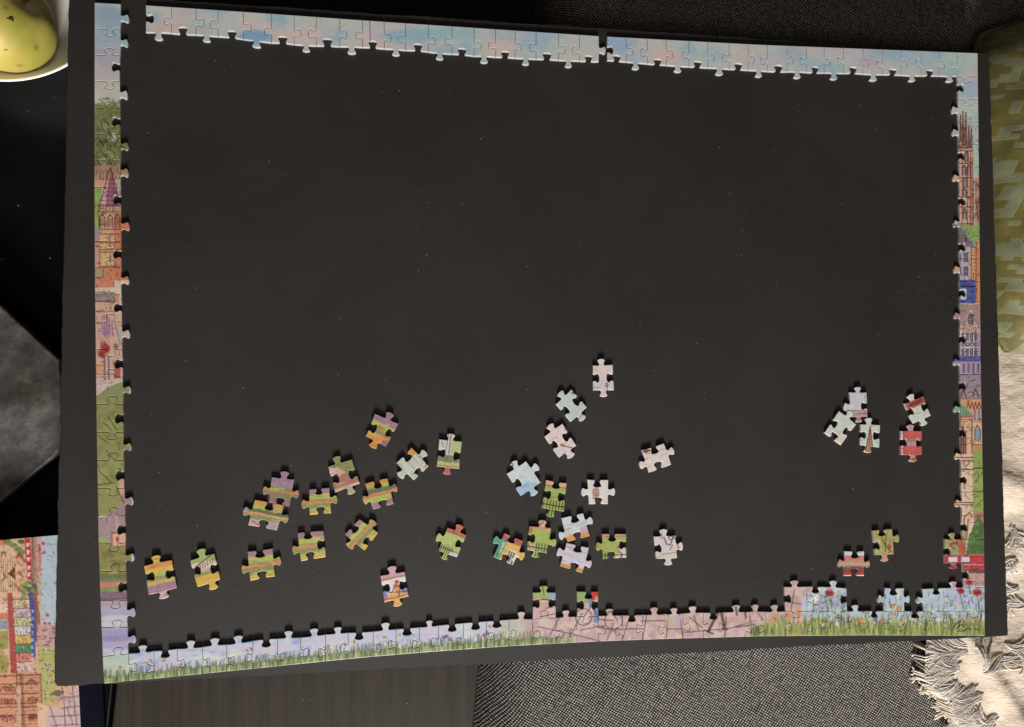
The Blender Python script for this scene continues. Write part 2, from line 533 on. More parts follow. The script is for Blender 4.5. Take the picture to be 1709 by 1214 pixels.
# ---------------------------------------------------------------- assembled border
EDGES = {}
BORDER = []          # (group, outline, centre)
def kk(p): return (round(p[0], 1), round(p[1], 1))
def add_piece(group, corners, spec):
    """corners clockwise TL TR BR BL on the plan sheet; spec: four (sign, t) or None, outward positive"""
    out = []
    for i in range(4):
        a, b = corners[i], corners[(i + 1) % 4]
        if (kk(b), kk(a)) in EDGES:
            e = EDGES[(kk(b), kk(a))][::-1]
        else:
            sg, t = spec[i] if spec[i] else (0, .5)
            A, B = board(*a), board(*b)
            e = np.vstack([edge(A, B, sg, t, .98), B])
            EDGES[(kk(a), kk(b))] = e
        out.append(e[:-1])
    BORDER.append((group, np.vstack(out)))
def ip(xs, pts): return float(np.interp(xs, [p[0] for p in pts], [p[1] for p in pts]))
def ipx(y, pts): return float(np.interp(y, [p[1] for p in pts], [p[0] for p in pts]))

OUT_T = [(158, 4), (243, 8.5), (430, 21), (605, 33.5), (715, 41), (850, 50), (1000, 60), (1270, 74.5), (1632, 88.5)]
IN_T = [(201, 48), (243, 54.5), (286, 56), (327, 58.5), (364, 61.5), (406, 66), (453, 72), (528, 77), (605, 79.5), (641, 82), (715, 87), (790, 94), (860, 97.5), (932, 101), (1000, 103.5), (1013, 101), (1081, 107), (1150, 112), (1217, 116), (1281, 119.5), (1408, 123), (1473, 125), (1538, 127), (1598, 127.5)]
X1 = [243, 286, 327, 364, 406, 453, 491, 528, 567, 605, 641, 677, 715, 754.5, 791, 827, 860, 895, 932, 967, 999.5]
X2 = [1013.5, 1045, 1081, 1112, 1150, 1181, 1217, 1249, 1281, 1314, 1346, 1376, 1408, 1441, 1473, 1504, 1538, 1568, 1598, 1632]
def top_strip(group, xs, first_sign, inner_first, end_sign):
    sg = first_sign; s_in = inner_first
    for k in range(len(xs) - 1):
        a, b = xs[k], xs[k + 1]
        last = group == 'rim' and k == len(xs) - 2
        TL, TR = (a, ip(a, OUT_T)), (b, ip(b, OUT_T))
        BL = (a, ip(a, IN_T)); BR = (b, ip(b, IN_T)) if not last else (1632.3, 127.5)
        left = None
        if k == 0: left = (-1, .45 if group == 'rim' else .52)
        right = (sg, .56 + RNG.uniform(-.05, .05)) if k < len(xs) - 2 else ((1, .55) if group == 'short' else None)
        bot = (s_in, .5 + RNG.uniform(-.06, .06))
        if last: bot = (1, .55)
        add_piece(group, [TL, TR, BR, BL], [None, right, bot, left])
        sg = -sg; s_in = -s_in
top_strip('short', X1, -1, 1, 1)
top_strip('rim', X2, 1, -1, 0)
# right column
OUT_R = [(1632.3, 127.5), (1634.5, 305), (1636, 450), (1637, 605), (1640, 760), (1643, 905), (1644, 1062)]
IN_R = [(1598, 127.5), (1601.5, 305), (1602, 450), (1602.5, 605), (1604, 760), (1606, 905), (1609, 1020)]
tab_r = [-1, 1, 1, -1, 1, -1, 1, -1, 1, -1, 1, -1, 1, -1, 1, -1, 1, -1, 1, -1, 9, -1, 9]
ya, yb = board(1600, 127.5)[1], board(1609, 1020)[1]
YR = [127.5]
for k in range(1, 23):
    tgt = ya + (yb - ya) * k / 23
    lo_, hi_ = 100.0, 1100.0
    for _ in range(40):
        mid = (lo_ + hi_) / 2
        if board(1605, mid)[1] > tgt: lo_ = mid
        else: hi_ = mid
    YR.append(round(lo_, 2))
YR.append(1020.0)
for k in range(23):
    y0, y1 = YR[k], YR[k + 1]
    TL, TR, BR, BL = (ipx(y0, IN_R), y0), (ipx(y0, OUT_R), y0), (ipx(y1, OUT_R), y1), (ipx(y1, IN_R), y1)
    if k == 0: TL = (1598, ip(1598, IN_T)); TR = (1632.3, 127.5)
    s = tab_r[k]
    lf = (s, .5) if s != 9 else (-1, .5)
    add_piece('rim', [TL, TR, BR, BL], [None, None, ((1 if k % 2 == 0 else -1), .5 + RNG.uniform(-.06, .06)), lf])
# bottom row
XB = [214.5, 257, 296, 338, 378, 422, 463, 502, 543, 581, 623, 661, 700, 732, 774, 812, 850, 889, 928, 963, 999, 1039, 1073, 1110, 1140, 1174, 1210, 1244, 1278, 1311, 1347, 1381, 1414, 1445, 1475, 1510, 1541, 1575, 1609, 1644]
OUT_B = [(173, 1142), (215, 1137), (257, 1133.5), (430, 1116), (600, 1098.5), (720, 1088.5), (850, 1079), (1000, 1071), (1110, 1067), (1270, 1062.6), (1450, 1061), (1644, 1062)]
IN_B = [(214.5, 1091), (257, 1086.5), (296, 1083), (338, 1080), (378, 1076), (422, 1069.5), (463, 1066), (502, 1064), (543, 1059), (581, 1056), (623, 1054), (661, 1050), (700, 1047), (732, 1044), (774, 1040), (812, 1037), (850, 1034), (889, 1033.5), (928, 1031), (963, 1029), (999, 1028), (1039, 1027), (1110, 1025), (1174, 1022.5), (1278, 1021), (1311, 1020), (1609, 1020)]
IB = [1, -1, 1, 1, 1, -1, 1, 1, 1, -1, 1, -1, 1, -1, -1, -1, 1, 1, 1, -1, 1, -1, 1, 1, 1, -1, 1, 1, 1, -1, 1, -1, 1, -1, 1, -1, -1, 1, 0]
SB = [-1, 1, 1, 1, -1, 1, 1, -1, -1, 1, -1, -1, -1, -1, 1, 1, 1, 1, -1, 1, -1, -1, -1, 1, 1, -1, 1, -1, 1, 1, -1, 1, -1, 1, -1, 1, 1, -1]
BLc = [(163.8, 1095.5), (214.5, 1091), (215, 1137), (173, 1142)]
for k in range(len(XB) - 1):
    a, b = XB[k], XB[k + 1]
    TL, TR = (a, ip(a, IN_B)), (b, ip(b, IN_B))
    BL, BR = (a if k else 215, ip(a if k else 215, OUT_B)), (b, ip(b, OUT_B))
    if k == len(XB) - 2: TR = (ipx(1020, OUT_R), 1020.0)
    rt = (SB[k], .6 + RNG.uniform(-.08, .08)) if k < len(XB) - 2 else None
    add_piece('rim', [TL, TR, BR, BL], [(IB[k], .5 + RNG.uniform(-.07, .07)) if IB[k] else None, rt, None, (-1, .5) if k == 0 else None])
# left column
OUT_L = [(157.5, 4), (157, 300), (158, 480), (159.5, 600), (160.5, 700), (164, 905), (167, 1002), (171, 1095.5)]
IN_L = [(201.5, 6.5), (200, 140), (200.5, 224), (201.5, 300), (203, 500), (205.5, 700), (209.5, 905), (214.5, 1091)]
YL = [4, 48, 92, 136, 181, 224, 268, 312, 357, 402, 447, 492, 537, 583, 629, 675, 722, 768, 815, 860, 906, 954, 1002, 1047, 1095.5]
tab_l = [1, 1, -1, 1, -1, 1, 1, -1, 1, -1, 1, -1, 1, -1, 1, -1, 1, -1, 1, -1, 1, -1, 1, 1]
bot_l = [1, -1] * 7 + [-1, 1, -1, 1, -1, 1, -1, 1, -1, -1]
for k in range(24):
    y0, y1 = YL[k], YL[k + 1]
    TL, BL = (ipx(y0, OUT_L), y0), (ipx(y1, OUT_L), y1)
    TR, BR = (ipx(y0, IN_L), y0 + (2.5 if k == 0 else 0)), (ipx(y1, IN_L), y1)
    if k == 23: BR = (214.5, 1091)
    add_piece('rim', [TL, TR, BR, BL], [None, (tab_l[k], .5 + RNG.uniform(-.05, .05) + (.1 if k == 0 else 0)), (bot_l[k], .42), None])
add_piece('rim', [(171, 1095.5), (214.5, 1091), (215, 1137), (173, 1142)], [None, (1, .5), None, None])
# second-row pieces fitted onto the bottom row and the right column
def ipb(x): return (x, ip(x, IN_B))
add_piece('rim', [(889, 989), (928, 989), ipb(928), ipb(889)], [(1, .47), (-1, .42), None, (-1, .58)])
add_piece('rim', [(962.5, 987.5), (999, 987.5), ipb(999), ipb(963)], [(-1, .55), (-1, .55), None, (-1, .45)])
add_piece('rim', [(1309, 979.5), (1347, 979), ipb(1347), ipb(1311)], [(1, .45), (1, .5), None, (-1, .5)])
add_piece('rim', [(1347, 979), (1381, 980), ipb(1381), ipb(1347)], [(-1, .42), (-1, .5), None, None])
add_piece('rim', [(1381, 980), (1413, 982), ipb(1414), ipb(1381)], [(1, .3), (-1, .48), None, None])
add_piece('rim', [(1477, 981), (1509, 981.5), ipb(1510), ipb(1475)], [(-1, .45), (1, .5), None, (1, .5)])
add_piece('rim', [(1540, 983), (1575, 981.5), ipb(1575), ipb(1541)], [(-1, .65), (1, .5), None, (1, .5)])
r2 = (ipx(YR[22], IN_R), YR[22])
add_piece('rim', [(1575, 981.5), r2, (1609, 1020.0), ipb(1575)], [(1, .5), None, None, None])
c1 = (ipx(YR[20], IN_R), YR[20]); c2 = (ipx(YR[21], IN_R), YR[21])
add_piece('rim', [(1577, YR[20] - .5), c1, c2, (1577, YR[21] + 1)], [(1, .42), None, (1, .5), (-1, .5)])

GEO = [(g, *piece_geo(o)) for g, o in BORDER]
ALLX = np.concatenate([plan(v[:n, :2])[0] for g, v, f, n in GEO])
ALLY = np.concatenate([plan(v[:n, :2])[1] for g, v, f, n in GEO])

# ---- the printed picture along the border
A = Art(ALLX, ALLY, (204, 212, 208))
rr = random.Random(4)
# sky along the top
n1 = fbm(A.x / 46, A.y / 30, 101, 3); n2 = fbm(A.x / 60, A.y / 26, 202, 3); n3 = fbm(A.x / 40, A.y / 40, 303, 2)
A.mix(slice(None), (168, 200, 218), np.clip((n1 - .48) * 3.4, 0, .85))
A.mix(slice(None), (222, 208, 204), np.clip((n2 - .52) * 4, 0, .7))
A.mix(slice(None), (202, 198, 208), np.clip((n3 - .62) * 4, 0, .5))
for x, y, rx, ry, c, a in [(180, 25, 40, 24, (160, 184, 204), .9), (180, 60, 36, 22, (172, 190, 206), .8), (180, 95, 36, 22, (188, 182, 196), .8), (180, 125, 40, 18, (204, 192, 198), .8), (180, 150, 36, 20, (206, 204, 192), .9),
        (275, 45, 40, 9, (224, 196, 192), .8), (330, 50, 30, 8, (216, 200, 196), .7), (425, 62, 34, 12, (140, 185, 222), .95), (500, 62, 40, 12, (228, 204, 200), .8), (620, 64, 40, 14, (222, 202, 204), .8), (690, 60, 60, 14, (160, 196, 218), .8), (745, 55, 60, 12, (166, 204, 216), .8), (560, 36, 40, 8, (206, 214, 200), .8), (830, 80, 30, 16, (226, 204, 200), .7), (900, 62, 40, 12, (176, 200, 224), .8), (1030, 75, 36, 16, (166, 196, 224), .9), (1110, 92, 34, 14, (230, 200, 196), .9), (1190, 92, 30, 16, (176, 206, 216), .8), (1280, 100, 40, 14, (206, 200, 212), .6), (1400, 90, 40, 14, (212, 202, 216), .6), (1450, 105, 30, 10, (200, 192, 214), .7), (1530, 100, 40, 12, (186, 206, 222), .8), (1600, 105, 40, 20, (190, 216, 208), .8), (1615, 150, 26, 18, (178, 200, 222), .8), (1615, 185, 26, 16, (196, 218, 208), .8)]:
    A.blob(x, y, rx, ry, c, a, .4, int(x))
A.line([(617, 36), (618, 72)], (120, 125, 130), 1.2, .5)

# -- left column
P = A.poly; L = A.line; R_ = A.rect; Bb = A.blob; H = A.hatch
A.poly([(150, 180), (162, 176), (172, 179), (184, 172), (196, 178), (215, 180), (215, 290), (150, 290)], (142, 144, 96), 1)
for _ in range(46): Bb(rr.uniform(154, 210), rr.uniform(165, 184), rr.uniform(1.5, 5), rr.uniform(1.5, 4), rr.choice([(150, 154, 104), (126, 130, 84), (168, 172, 122)]), .85, .5, rr.randint(0, 99))
for _ in range(60): Bb(rr.uniform(156, 206), rr.uniform(172, 280), rr.uniform(3, 9), rr.uniform(3, 8), rr.choice([(110, 116, 74), (166, 166, 112), (128, 132, 84), (176, 178, 130), (98, 100, 70)]), .6, .5, rr.randint(0, 99))
H(158, 200, 205, 275, (70, 68, 52), 40, .9, .75, 60, 9)
H(158, 190, 205, 275, (110, 108, 80), 40, .9, .6, -40, 6)
Bb(190, 230, 4, 8, (206, 214, 214), .8)
R_(150, 277, 215, 305, (196, 148, 124), 1, .5); H(158, 278, 203, 300, (128, 70, 60), 36, .9, .6, 85, 10)
H(158, 278, 203, 300, (236, 190, 140), 16, 1, .6, 85, 9)
R_(150, 300, 215, 318, (216, 172, 140), 1, .3)
R_(150, 315, 170, 382, (152, 184, 88), 1, .3); R_(196, 300, 216, 345, (188, 186, 176), 1)
P([(184, 280), (166, 344), (202, 344)], (170, 92, 120), 1, .3); P([(184, 280), (166, 344), (176, 344)], (222, 178, 168), 1)
for y in range(300, 345, 7): L([(184 - (y - 280) * .26, y), (184 + (y - 280) * .26, y)], (120, 56, 84), .8, .5)
L([(184, 280), (166, 344)], (96, 56, 60), 1, .8); L([(184, 280), (202, 344)], (96, 56, 60), 1, .8)
R_(165, 344, 215, 470, (226, 172, 134), 1, .35); R_(190, 355, 216, 470, (208, 116, 84), .8, .3); R_(168, 390, 184, 445, (236, 190, 124), .7, .3)
for y in (344, 354, 383, 391, 405, 417, 421, 445): L([(164, y), (206, y)], (120, 64, 50), 1.0, .75)
for x in (168, 173, 178, 183, 188, 193, 198): L([(x, 346), (x, 353)], (150, 92, 80), .8, .7)
for x in (171, 184, 196):
    L([(x - 4, 380), (x - 4, 364), (x, 358), (x + 4, 364), (x + 4, 380)], (84, 52, 48), 1.1, .9); R_(x - 2, 364, x + 2, 379, (150, 110, 110), .7)
L([(165, 344), (166, 446)], (110, 64, 54), 1.1, .8); L([(183, 392), (183, 410)], (120, 90, 110), 2, .7); L([(184, 425), (184, 438)], (110, 90, 120), 2, .7)
R_(150, 382, 166, 402, (178, 150, 160), 1); R_(150, 402, 166, 446, (214, 160, 136), 1, .3); L([(157, 405), (164, 403)], (150, 70, 56), 1.4, .8); L([(157, 412), (164, 411)], (150, 70, 56), 1.2, .8)
R_(150, 446, 216, 482, (216, 134, 96), 1, .4); R_(157, 450, 172, 464, (178, 170, 130), .9); L([(157, 465), (172, 463), (172, 450)], (120, 90, 70), 1, .7)
R_(190, 468, 216, 480, (222, 200, 176), 1); L([(190, 470), (190, 484)], (150, 120, 100), 1, .7)
R_(150, 480, 216, 488, (232, 206, 176), 1, .3); R_(150, 487, 193, 505, (160, 142, 136), 1, .3); L([(165, 484), (165, 520)], (222, 204, 190), 1.4, .9); L([(157, 503), (190, 503)], (130, 104, 120), 1.5, .7)
R_(150, 505, 216, 648, (218, 174, 152), 1, .3)
R_(192, 490, 199, 512, (222, 152, 124), .9); L([(157, 521), (190, 520)], (176, 116, 96), 1, .7); L([(157, 540), (170, 540)], (170, 104, 90), 1, .7)
for x0, y0, y1 in ((170, 530, 548), (174, 528, 562), (178, 524, 566), (182, 530, 562), (187, 536, 560)): L([(x0, y0), (x0 + 1, y1)], (138, 104, 158), 2, .65)
Bb(178, 552, 10, 10, (160, 126, 176), .7, .5)
R_(199, 515, 216, 535, (214, 190, 160), .8); L([(192, 540), (200, 570)], (150, 100, 100), 1.2, .6); R_(198, 548, 216, 566, (180, 184, 190), .8); Bb(212, 560, 6, 8, (226, 190, 150), .9)
Bb(172, 575, 7, 8, (186, 90, 90), .8); Bb(176, 582, 9, 8, (168, 40, 46), .9); Bb(170, 592, 8, 6, (160, 44, 44), .9); Bb(171, 568, 4, 3, (214, 160, 130), .9); Bb(193, 578, 5, 6, (132, 84, 84), .7)
R_(159, 608, 170, 622, (232, 160, 110), .9); L([(159, 625), (190, 625)], (176, 110, 84), 1, .7); L([(159, 610), (176, 610)], (176, 110, 84), .9, .6)
for x in (174, 181): L([(x, 596), (x + 1, 634)], (120, 92, 130), 2.6, .75); L([(x - 3, 637), (x + 4, 638)], (84, 60, 70), 1.8, .85)
R_(192, 612, 201, 640, (190, 80, 84), .9, .3); L([(190, 600), (191, 645)], (226, 170, 150), 1.5, .8)
P([(150, 630), (176, 636), (216, 628), (216, 700), (150, 700)], (214, 192, 182), 1); P([(216, 634), (196, 640), (178, 648), (158, 664), (150, 700), (216, 700)], (152, 156, 112), 1)
R_(150, 664, 218, 860, (158, 158, 100), 1)
for _ in range(70): Bb(rr.uniform(156, 212), rr.uniform(655, 850), rr.uniform(4, 12), rr.uniform(4, 10), rr.choice([(172, 172, 108), (138, 142, 92), (180, 176, 100), (148, 154, 104), (128, 132, 90)]), .5, .5, rr.randint(0, 99))
for q in ([(180, 694), (197, 722)], [(160, 724), (180, 740)], [(165, 786), (186, 806)], [(178, 752), (192, 770)], [(160, 810), (192, 806)], [(200, 782), (206, 812)], [(172, 705), (186, 718)]): L(q, (98, 100, 72), 1.2, .7)
P([(216, 800), (204, 800), (197, 815), (206, 836), (190, 850), (178, 862), (150, 866), (150, 920), (220, 920), (220, 800)], (174, 142, 148), 1, .25)
P([(197, 796), (208, 800), (208, 820), (200, 832)], (214, 178, 150), .8)
L([(194, 812), (206, 838)], (112, 70, 60), 1.1, .8); L([(195, 862), (194, 900)], (216, 190, 180), 1.6, .8)
R_(187, 890, 216, 912, (226, 176, 156), 1); L([(187, 890), (216, 889)], (150, 80, 70), 1.2, .8); Bb(196, 901, 3, 6, (140, 84, 76), .9); L([(187, 890), (187, 912)], (150, 80, 70), 1, .7)
P([(150, 906), (170, 898), (188, 912), (220, 908), (220, 966), (150, 966)], (156, 150, 88), 1)
P([(157, 900), (172, 897), (186, 906), (160, 910)], (166, 184, 120), .9)
for _ in range(26): Bb(rr.uniform(160, 214), rr.uniform(915, 960), rr.uniform(4, 10), rr.uniform(3, 8), rr.choice([(176, 168, 90), (136, 130, 70), (148, 148, 96), (120, 120, 70)]), .6, .5, rr.randint(0, 99))
R_(150, 958, 220, 973, (112, 126, 84), 1, .4); R_(150, 971, 220, 981, (208, 130, 92), 1, .4); R_(150, 980, 220, 989, (138, 150, 90), 1, .3); R_(150, 988, 220, 1003, (134, 102, 124), 1, .3); L([(160, 1001), (214, 999)], (96, 70, 84), 1, .6)
R_(150, 1003, 220, 1012, (178, 158, 154), 1, .3); R_(150, 1011, 225, 1100, (176, 168, 198), 1)
for y, c in ((1018, (186, 176, 200)), (1032, (204, 206, 214)), (1042, (206, 214, 206)), (1056, (168, 158, 194)), (1066, (152, 144, 186)), (1076, (180, 174, 206)), (1088, (206, 210, 220))): Bb(188, y, 40, 6, c, .8, .5, int(y))
# -- bottom row : pale water and grass
i = np.nonzero((A.y > 1015) & (A.x > 172) & (A.x < 905) & (A.y > 1085 - (A.x - 172) * .085))[0]
nn = fbm(A.x[i] / 34, A.y[i] / 10, 77); n4 = fbm(A.x[i] / 30, A.y[i] / 12, 88)
A.c[i] = np.array((194, 201, 220.))
A.mix(i, (158, 174, 218), np.clip((nn - .46) * 5, 0, .9)); A.mix(i, (206, 196, 212), np.clip((n4 - .55) * 6, 0, .8)); A.mix(i, (208, 218, 204), np.clip((.42 - n4) * 6, 0, .8))
R_(160, 1092, 216, 1150, (190, 204, 178), 1, .5)
P([(840, 1020), (900, 1020), (900, 1085), (830, 1085)], (204, 196, 156), .8, .4)
# paving
i = np.nonzero((A.x > 868) & (A.x < 1420) & (A.y > 968) & (A.y < 1090) & ((A.x < 1348) | (A.y < 1010)))[0]
nn = fbm(A.x[i] / 16, A.y[i] / 12, 177); n4 = fbm(A.x[i] / 10, A.y[i] / 9, 188)
w_ = np.clip((A.x[i] - 866) / 26, 0, 1)
A.mix(i, (206, 178, 176), w_); A.mix(i, (190, 160, 172), w_ * np.clip((nn - .5) * 5, 0, .8)); A.mix(i, (220, 196, 188), w_ * np.clip((n4 - .52) * 6, 0, .7)); A.mix(i, (194, 166, 154), w_ * np.clip((.4 - n4) * 6, 0, .6))
pv = (116, 84, 84)
for q in ([(898, 1046), (962, 1060), (1000, 1070)], [(950, 1064), (972, 1024)], [(1038, 1070), (1052, 1026)], [(1072, 1068), (1080, 1024)], [(1115, 1026), (1112, 1068)], [(1140, 1066), (1134, 1026)], [(1040, 1050), (1074, 1050)], [(1112, 1050), (1140, 1050)], [(1070, 1037), (1112, 1036)], [(1000, 1048), (1040, 1052)], [(1012, 1072), (1024, 1040)], [(968, 1052), (1012, 1044)],
          [(1140, 1056), (1210, 1050), (1260, 1042)], [(1166, 1052), (1158, 1028)], [(1210, 1062), (1212, 1030)], [(1228, 1046), (1262, 1036)], [(1262, 1020), (1274, 1036)], [(918, 1060), (934, 1030)], [(1150, 1030), (1172, 1048)], [(900, 1030), (930, 1024)], [(1310, 1004), (1348, 1010)], [(1320, 1020), (1326, 984)]): L(q, pv, 1.1, .7)
R_(1114, 1030, 1124, 1048, (186, 186, 148), .8); R_(1126, 1028, 1136, 1048, (196, 176, 200), .8)
L([(1198, 1024), (1182, 1054)], (104, 76, 78), 4.5, .85); L([(1204, 1022), (1209, 1050)], (104, 76, 78), 4.5, .85); L([(1180, 1054), (1190, 1058)], (92, 66, 70), 2.5, .8); L([(1206, 1050), (1214, 1051)], (92, 66, 70), 2.5, .8)
for x, y in ((1228, 1022), (1243, 1026), (1255, 1016), (1251, 1036)): L([(x, y - 8), (x + 2, y + 5)], (110, 82, 84), 3, .75)
# cyclist pieces
R_(885, 975, 932, 1000, (166, 190, 110), 1); L([(886, 998), (930, 992)], (206, 150, 120), 3, .9); L([(886, 1003), (930, 999)], (170, 104, 96), 1.2, .8); R_(915, 984, 932, 1002, (140, 180, 206), .8); L([(886, 1012), (930, 1006)], (216, 168, 120), 3, .7)
L([(905, 1000), (926, 1004), (910, 1018)], (140, 84, 84), 1.1, .8); L([(895, 1022), (924, 1014)], (206, 150, 170), 1.6, .7)
for y in (990, 994): L([(905, 978), (908, y)], (90, 110, 60), 1, .6)
R_(960, 984, 985, 1006, (150, 184, 104), 1, .3); R_(985, 984, 1002, 1002, (214, 60, 60), 1); R_(993, 996, 1002, 1010, (196, 190, 96), .9); L([(962, 1007), (1000, 1006)], (206, 150, 120), 1.8, .8)
R_(982, 1002, 992, 1014, (120, 150, 196), .9); L([(988, 1004), (996, 1036)], (150, 100, 130), 3, .7); R_(991, 1016, 999, 1040, (110, 146, 190), .9)
def ring_(cx_, cy_, r, c, w=1.1, a=.7):
    L([(cx_ + r * math.cos(t * .5236), cy_ + r * math.sin(t * .5236)) for t in range(13)], c, w, a)
ring_(974, 1030, 14, (110, 76, 96)); ring_(1024, 1036, 15, (110, 76, 96)); L([(974, 1030), (988, 1010), (1000, 1034), (1024, 1036)], (120, 80, 96), 1.2, .75); L([(1008, 1022), (1022, 1020), (1030, 1036)], (110, 90, 110), 1.2, .7); L([(990, 1044), (1034, 1056)], (150, 116, 116), 3, .5)
# flower meadow on the right
i = np.nonzero((A.x > 1250) & (A.y > 1032 + 8 * np.sin(A.x / 13)) & (A.y > 1062 - (A.x - 1250) * .9))[0]
A.mix(i, (176, 186, 116), .95)
i = np.nonzero((A.x > 1338) & (A.y > 968) & (A.y < 1036 + 6 * np.sin(A.x / 11)) & (A.x < 1650) & (A.y > 1000 - (A.x - 1338) * .6))[0]
A.mix(i, (182, 204, 216), .92)
nn = fbm(A.x[i] / 14, A.y[i] / 12, 277); A.mix(i, (186, 190, 222), np.clip((nn - .5) * 5, 0, .8)); A.mix(i, (206, 220, 208), np.clip((.44 - nn) * 5, 0, .8))
R_(1250, 1004, 1312, 1040, (206, 172, 176), .6, .5)
gr_cols = [(106, 122, 78), (138, 150, 88), (182, 190, 110), (204, 208, 140), (122, 140, 84), (90, 104, 66), (150, 130, 80)]
for _ in range(520):
    x = rr.uniform(1252, 1643); h = rr.uniform(10, 34) * (1 if x > 1300 else .6)
    y0 = ip(x, OUT_B) - rr.uniform(0, 6); dx = rr.uniform(-5, 5)
    L([(x, y0), (x + dx * .4, y0 - h * .6), (x + dx, y0 - h)], tuple(min(255, k * 1.16) for k in rr.choice(gr_cols)), rr.uniform(.9, 1.9), rr.uniform(.3, .6))
for _ in range(60): L([(rr.uniform(1350, 1412), rr.uniform(1000, 1036))] * 1 + [(rr.uniform(1350, 1412), rr.uniform(985, 1010))], (150, 170, 150), .8, .15)
for _ in range(46):
    x = rr.uniform(1262, 1640); y = rr.uniform(1022, 1044)
    A.flower(x, y, rr.uniform(1.8, 3.2), rr.choice([(222, 142, 100), (222, 170, 140), (216, 190, 200), (226, 224, 226), (210, 200, 160), (190, 180, 214)]))
for _ in range(70): H(1262, 1016, 1640, 1040, (90, 100, 84), 1, .8, .6, rr.uniform(0, 180), 5, rr)
for x, y, r_ in ((1296, 1027, 3), (1318, 1028, 4), (1332, 1022, 4), (1290, 1036, 4), (1336, 1040, 4), (1438, 1038, 5), (1500, 1016, 5), (1488, 1012, 4)): A.flower(x, y, r_, (230, 150, 90))
for x, y in ((1358, 1002), (1364, 998)): A.flower(x, y, 5, (236, 236, 238), (222, 190, 80))
def poppy(x, y, r):
    [Bb(x + r * .45 * math.cos(q), y + r * .4 * math.sin(q), r * .6, r * .5, c_, .9, .5, int(q * 9)) for q, c_ in ((0.2, (196, 46, 56)), (1.8, (214, 66, 72)), (3.3, (186, 38, 50)), (4.7, (222, 84, 88)))]; H(x - r * .6, y - r * .5, x + r * .6, y + r * .4, (120, 30, 40), 5, .8, .6, 50, 4); Bb(x + r * .2, y - r * .1, r * .25, r * .25, (110, 26, 40), .8, 0)
    L([(x, y + r), (x + 3, y + r * 3.2)], (130, 150, 100), 1.2, .7)
poppy(1385, 990, 8); poppy(1603, 986, 7); poppy(1632, 989, 9); poppy(1617, 972, 6)
for _ in range(26):
    x = rr.uniform(1476, 1640); y = rr.uniform(1000, 1026); L([(x, y + 12), (x + rr.uniform(-3, 3), y)], (120, 150, 130), 1, .5)
for _ in range(12): A.flower(rr.uniform(1546, 1604), rr.uniform(996, 1020), rr.uniform(2, 3.2), rr.choice([(216, 196, 190), (226, 210, 214), (196, 180, 206)]))
for q in ([(1590, 1050), (1597, 1040), (1603, 1036), (1601, 1044), (1596, 1050), (1606, 1042), (1608, 1048)], [(1608, 1052), (1616, 1049), (1622, 1052)], [(1626, 1050), (1634, 1051)], [(1598, 1054), (1610, 1053)]): L(q, (72, 66, 52), 1.1, .8)
# near grass of the left half
i = np.nonzero((A.x > 160) & (A.x < 975) & (A.y > 1040))[0]
dep = np.interp(A.x[i], [p[0] for p in OUT_B], [p[1] for p in OUT_B]) - A.y[i]
hgt = (11 + 6 * fbm(A.x[i] / 18, A.y[i] * 0, 515)) * np.clip((968 - A.x[i]) / 60, 0, 1)
A.mix(i, (128, 146, 98), np.clip((hgt - dep) / 4, 0, .92))
for _ in range(620):
    x = rr.uniform(172, 945); y0 = ip(x, OUT_B) + 1; h = rr.uniform(12, 26) * (1 if x < 890 else .7); dx = rr.uniform(-4, 6)
    L([(x, y0), (x + dx * .4, y0 - h * .5), (x + dx, y0 - h)], rr.choice([(126, 142, 94), (140, 156, 108), (150, 168, 112), (112, 130, 84), (166, 178, 122)]), rr.uniform(.9, 1.4), rr.uniform(.3, .65))
for _ in range(420):
    x = rr.uniform(172, 960); y0 = ip(x, OUT_B) + 1; h = rr.uniform(5, 13)
    L([(x, y0), (x + rr.uniform(-2, 2), y0 - h)], rr.choice([(186, 200, 140), (170, 186, 120), (204, 214, 160), (120, 140, 90)]), 1.7, .65)
for x, y, c in ((200, 1114, 0), (250, 1103, 0), (245, 1108, 0), (272, 1102, 0), (292, 1112, 0), (302, 1110, 0), (410, 1086, 0), (418, 1083, 0), (444, 1092, 2), (548, 1078, 0), (543, 1082, 0), (574, 1074, 1), (590, 1070, 1), (642, 1064, 1), (670, 1080, 2), (676, 1076, 2), (682, 1078, 2), (665, 1060, 1), (808, 1060, 3), (818, 1046, 0), (826, 1046, 0), (835, 1058, 0), (745, 1062, 3), (750, 1068, 3), (740, 1064, 3), (813, 1057, 3)):
    A.flower(x, y, 3.0, [(222, 168, 146), (222, 196, 130), (216, 206, 190), (146, 96, 160)][c]); H(x - 2.5, y - 2.5, x + 2.5, y + 2, (130, 84, 70), 3, .8, .6, 40, 3)

# -- right column
br = (140, 72, 66)
R_(1590, 196, 1622, 250, (206, 186, 176), .75, .4)
for x, y0 in ((1603, 192), (1607, 186), (1612, 188), (1617, 212), (1621, 216)):
    L([(x, y0), (x - 1.5, 250)], br, 1.3, .75); L([(x, y0), (x + 2, 250)], br, 1, .6)
H(1602, 205, 1620, 248, (150, 80, 72), 26, .9, .6, 88, 10); H(1600, 220, 1622, 248, (226, 160, 130), 14, 1.2, .6, 88, 8)
R_(1590, 246, 1623, 378, (226, 182, 158), 1, .3); R_(1618, 262, 1626, 378, (206, 128, 110), .9, .3)
for y in (247, 252, 273, 297, 330, 346, 374): L([(1600, y), (1624, y)], br, 1.2, .7)
for x, y in ((1613, 262), (1609, 285), (1617, 285), (1611, 305), (1610, 322), (1610, 358)):
    R_(x - 3, y - 8, x + 3, y + 8, (160, 140, 160), .8); L([(x - 3, y + 8), (x - 3, y - 5), (x, y - 9), (x + 3, y - 5), (x + 3, y + 8)], (120, 60, 56), 1, .8)
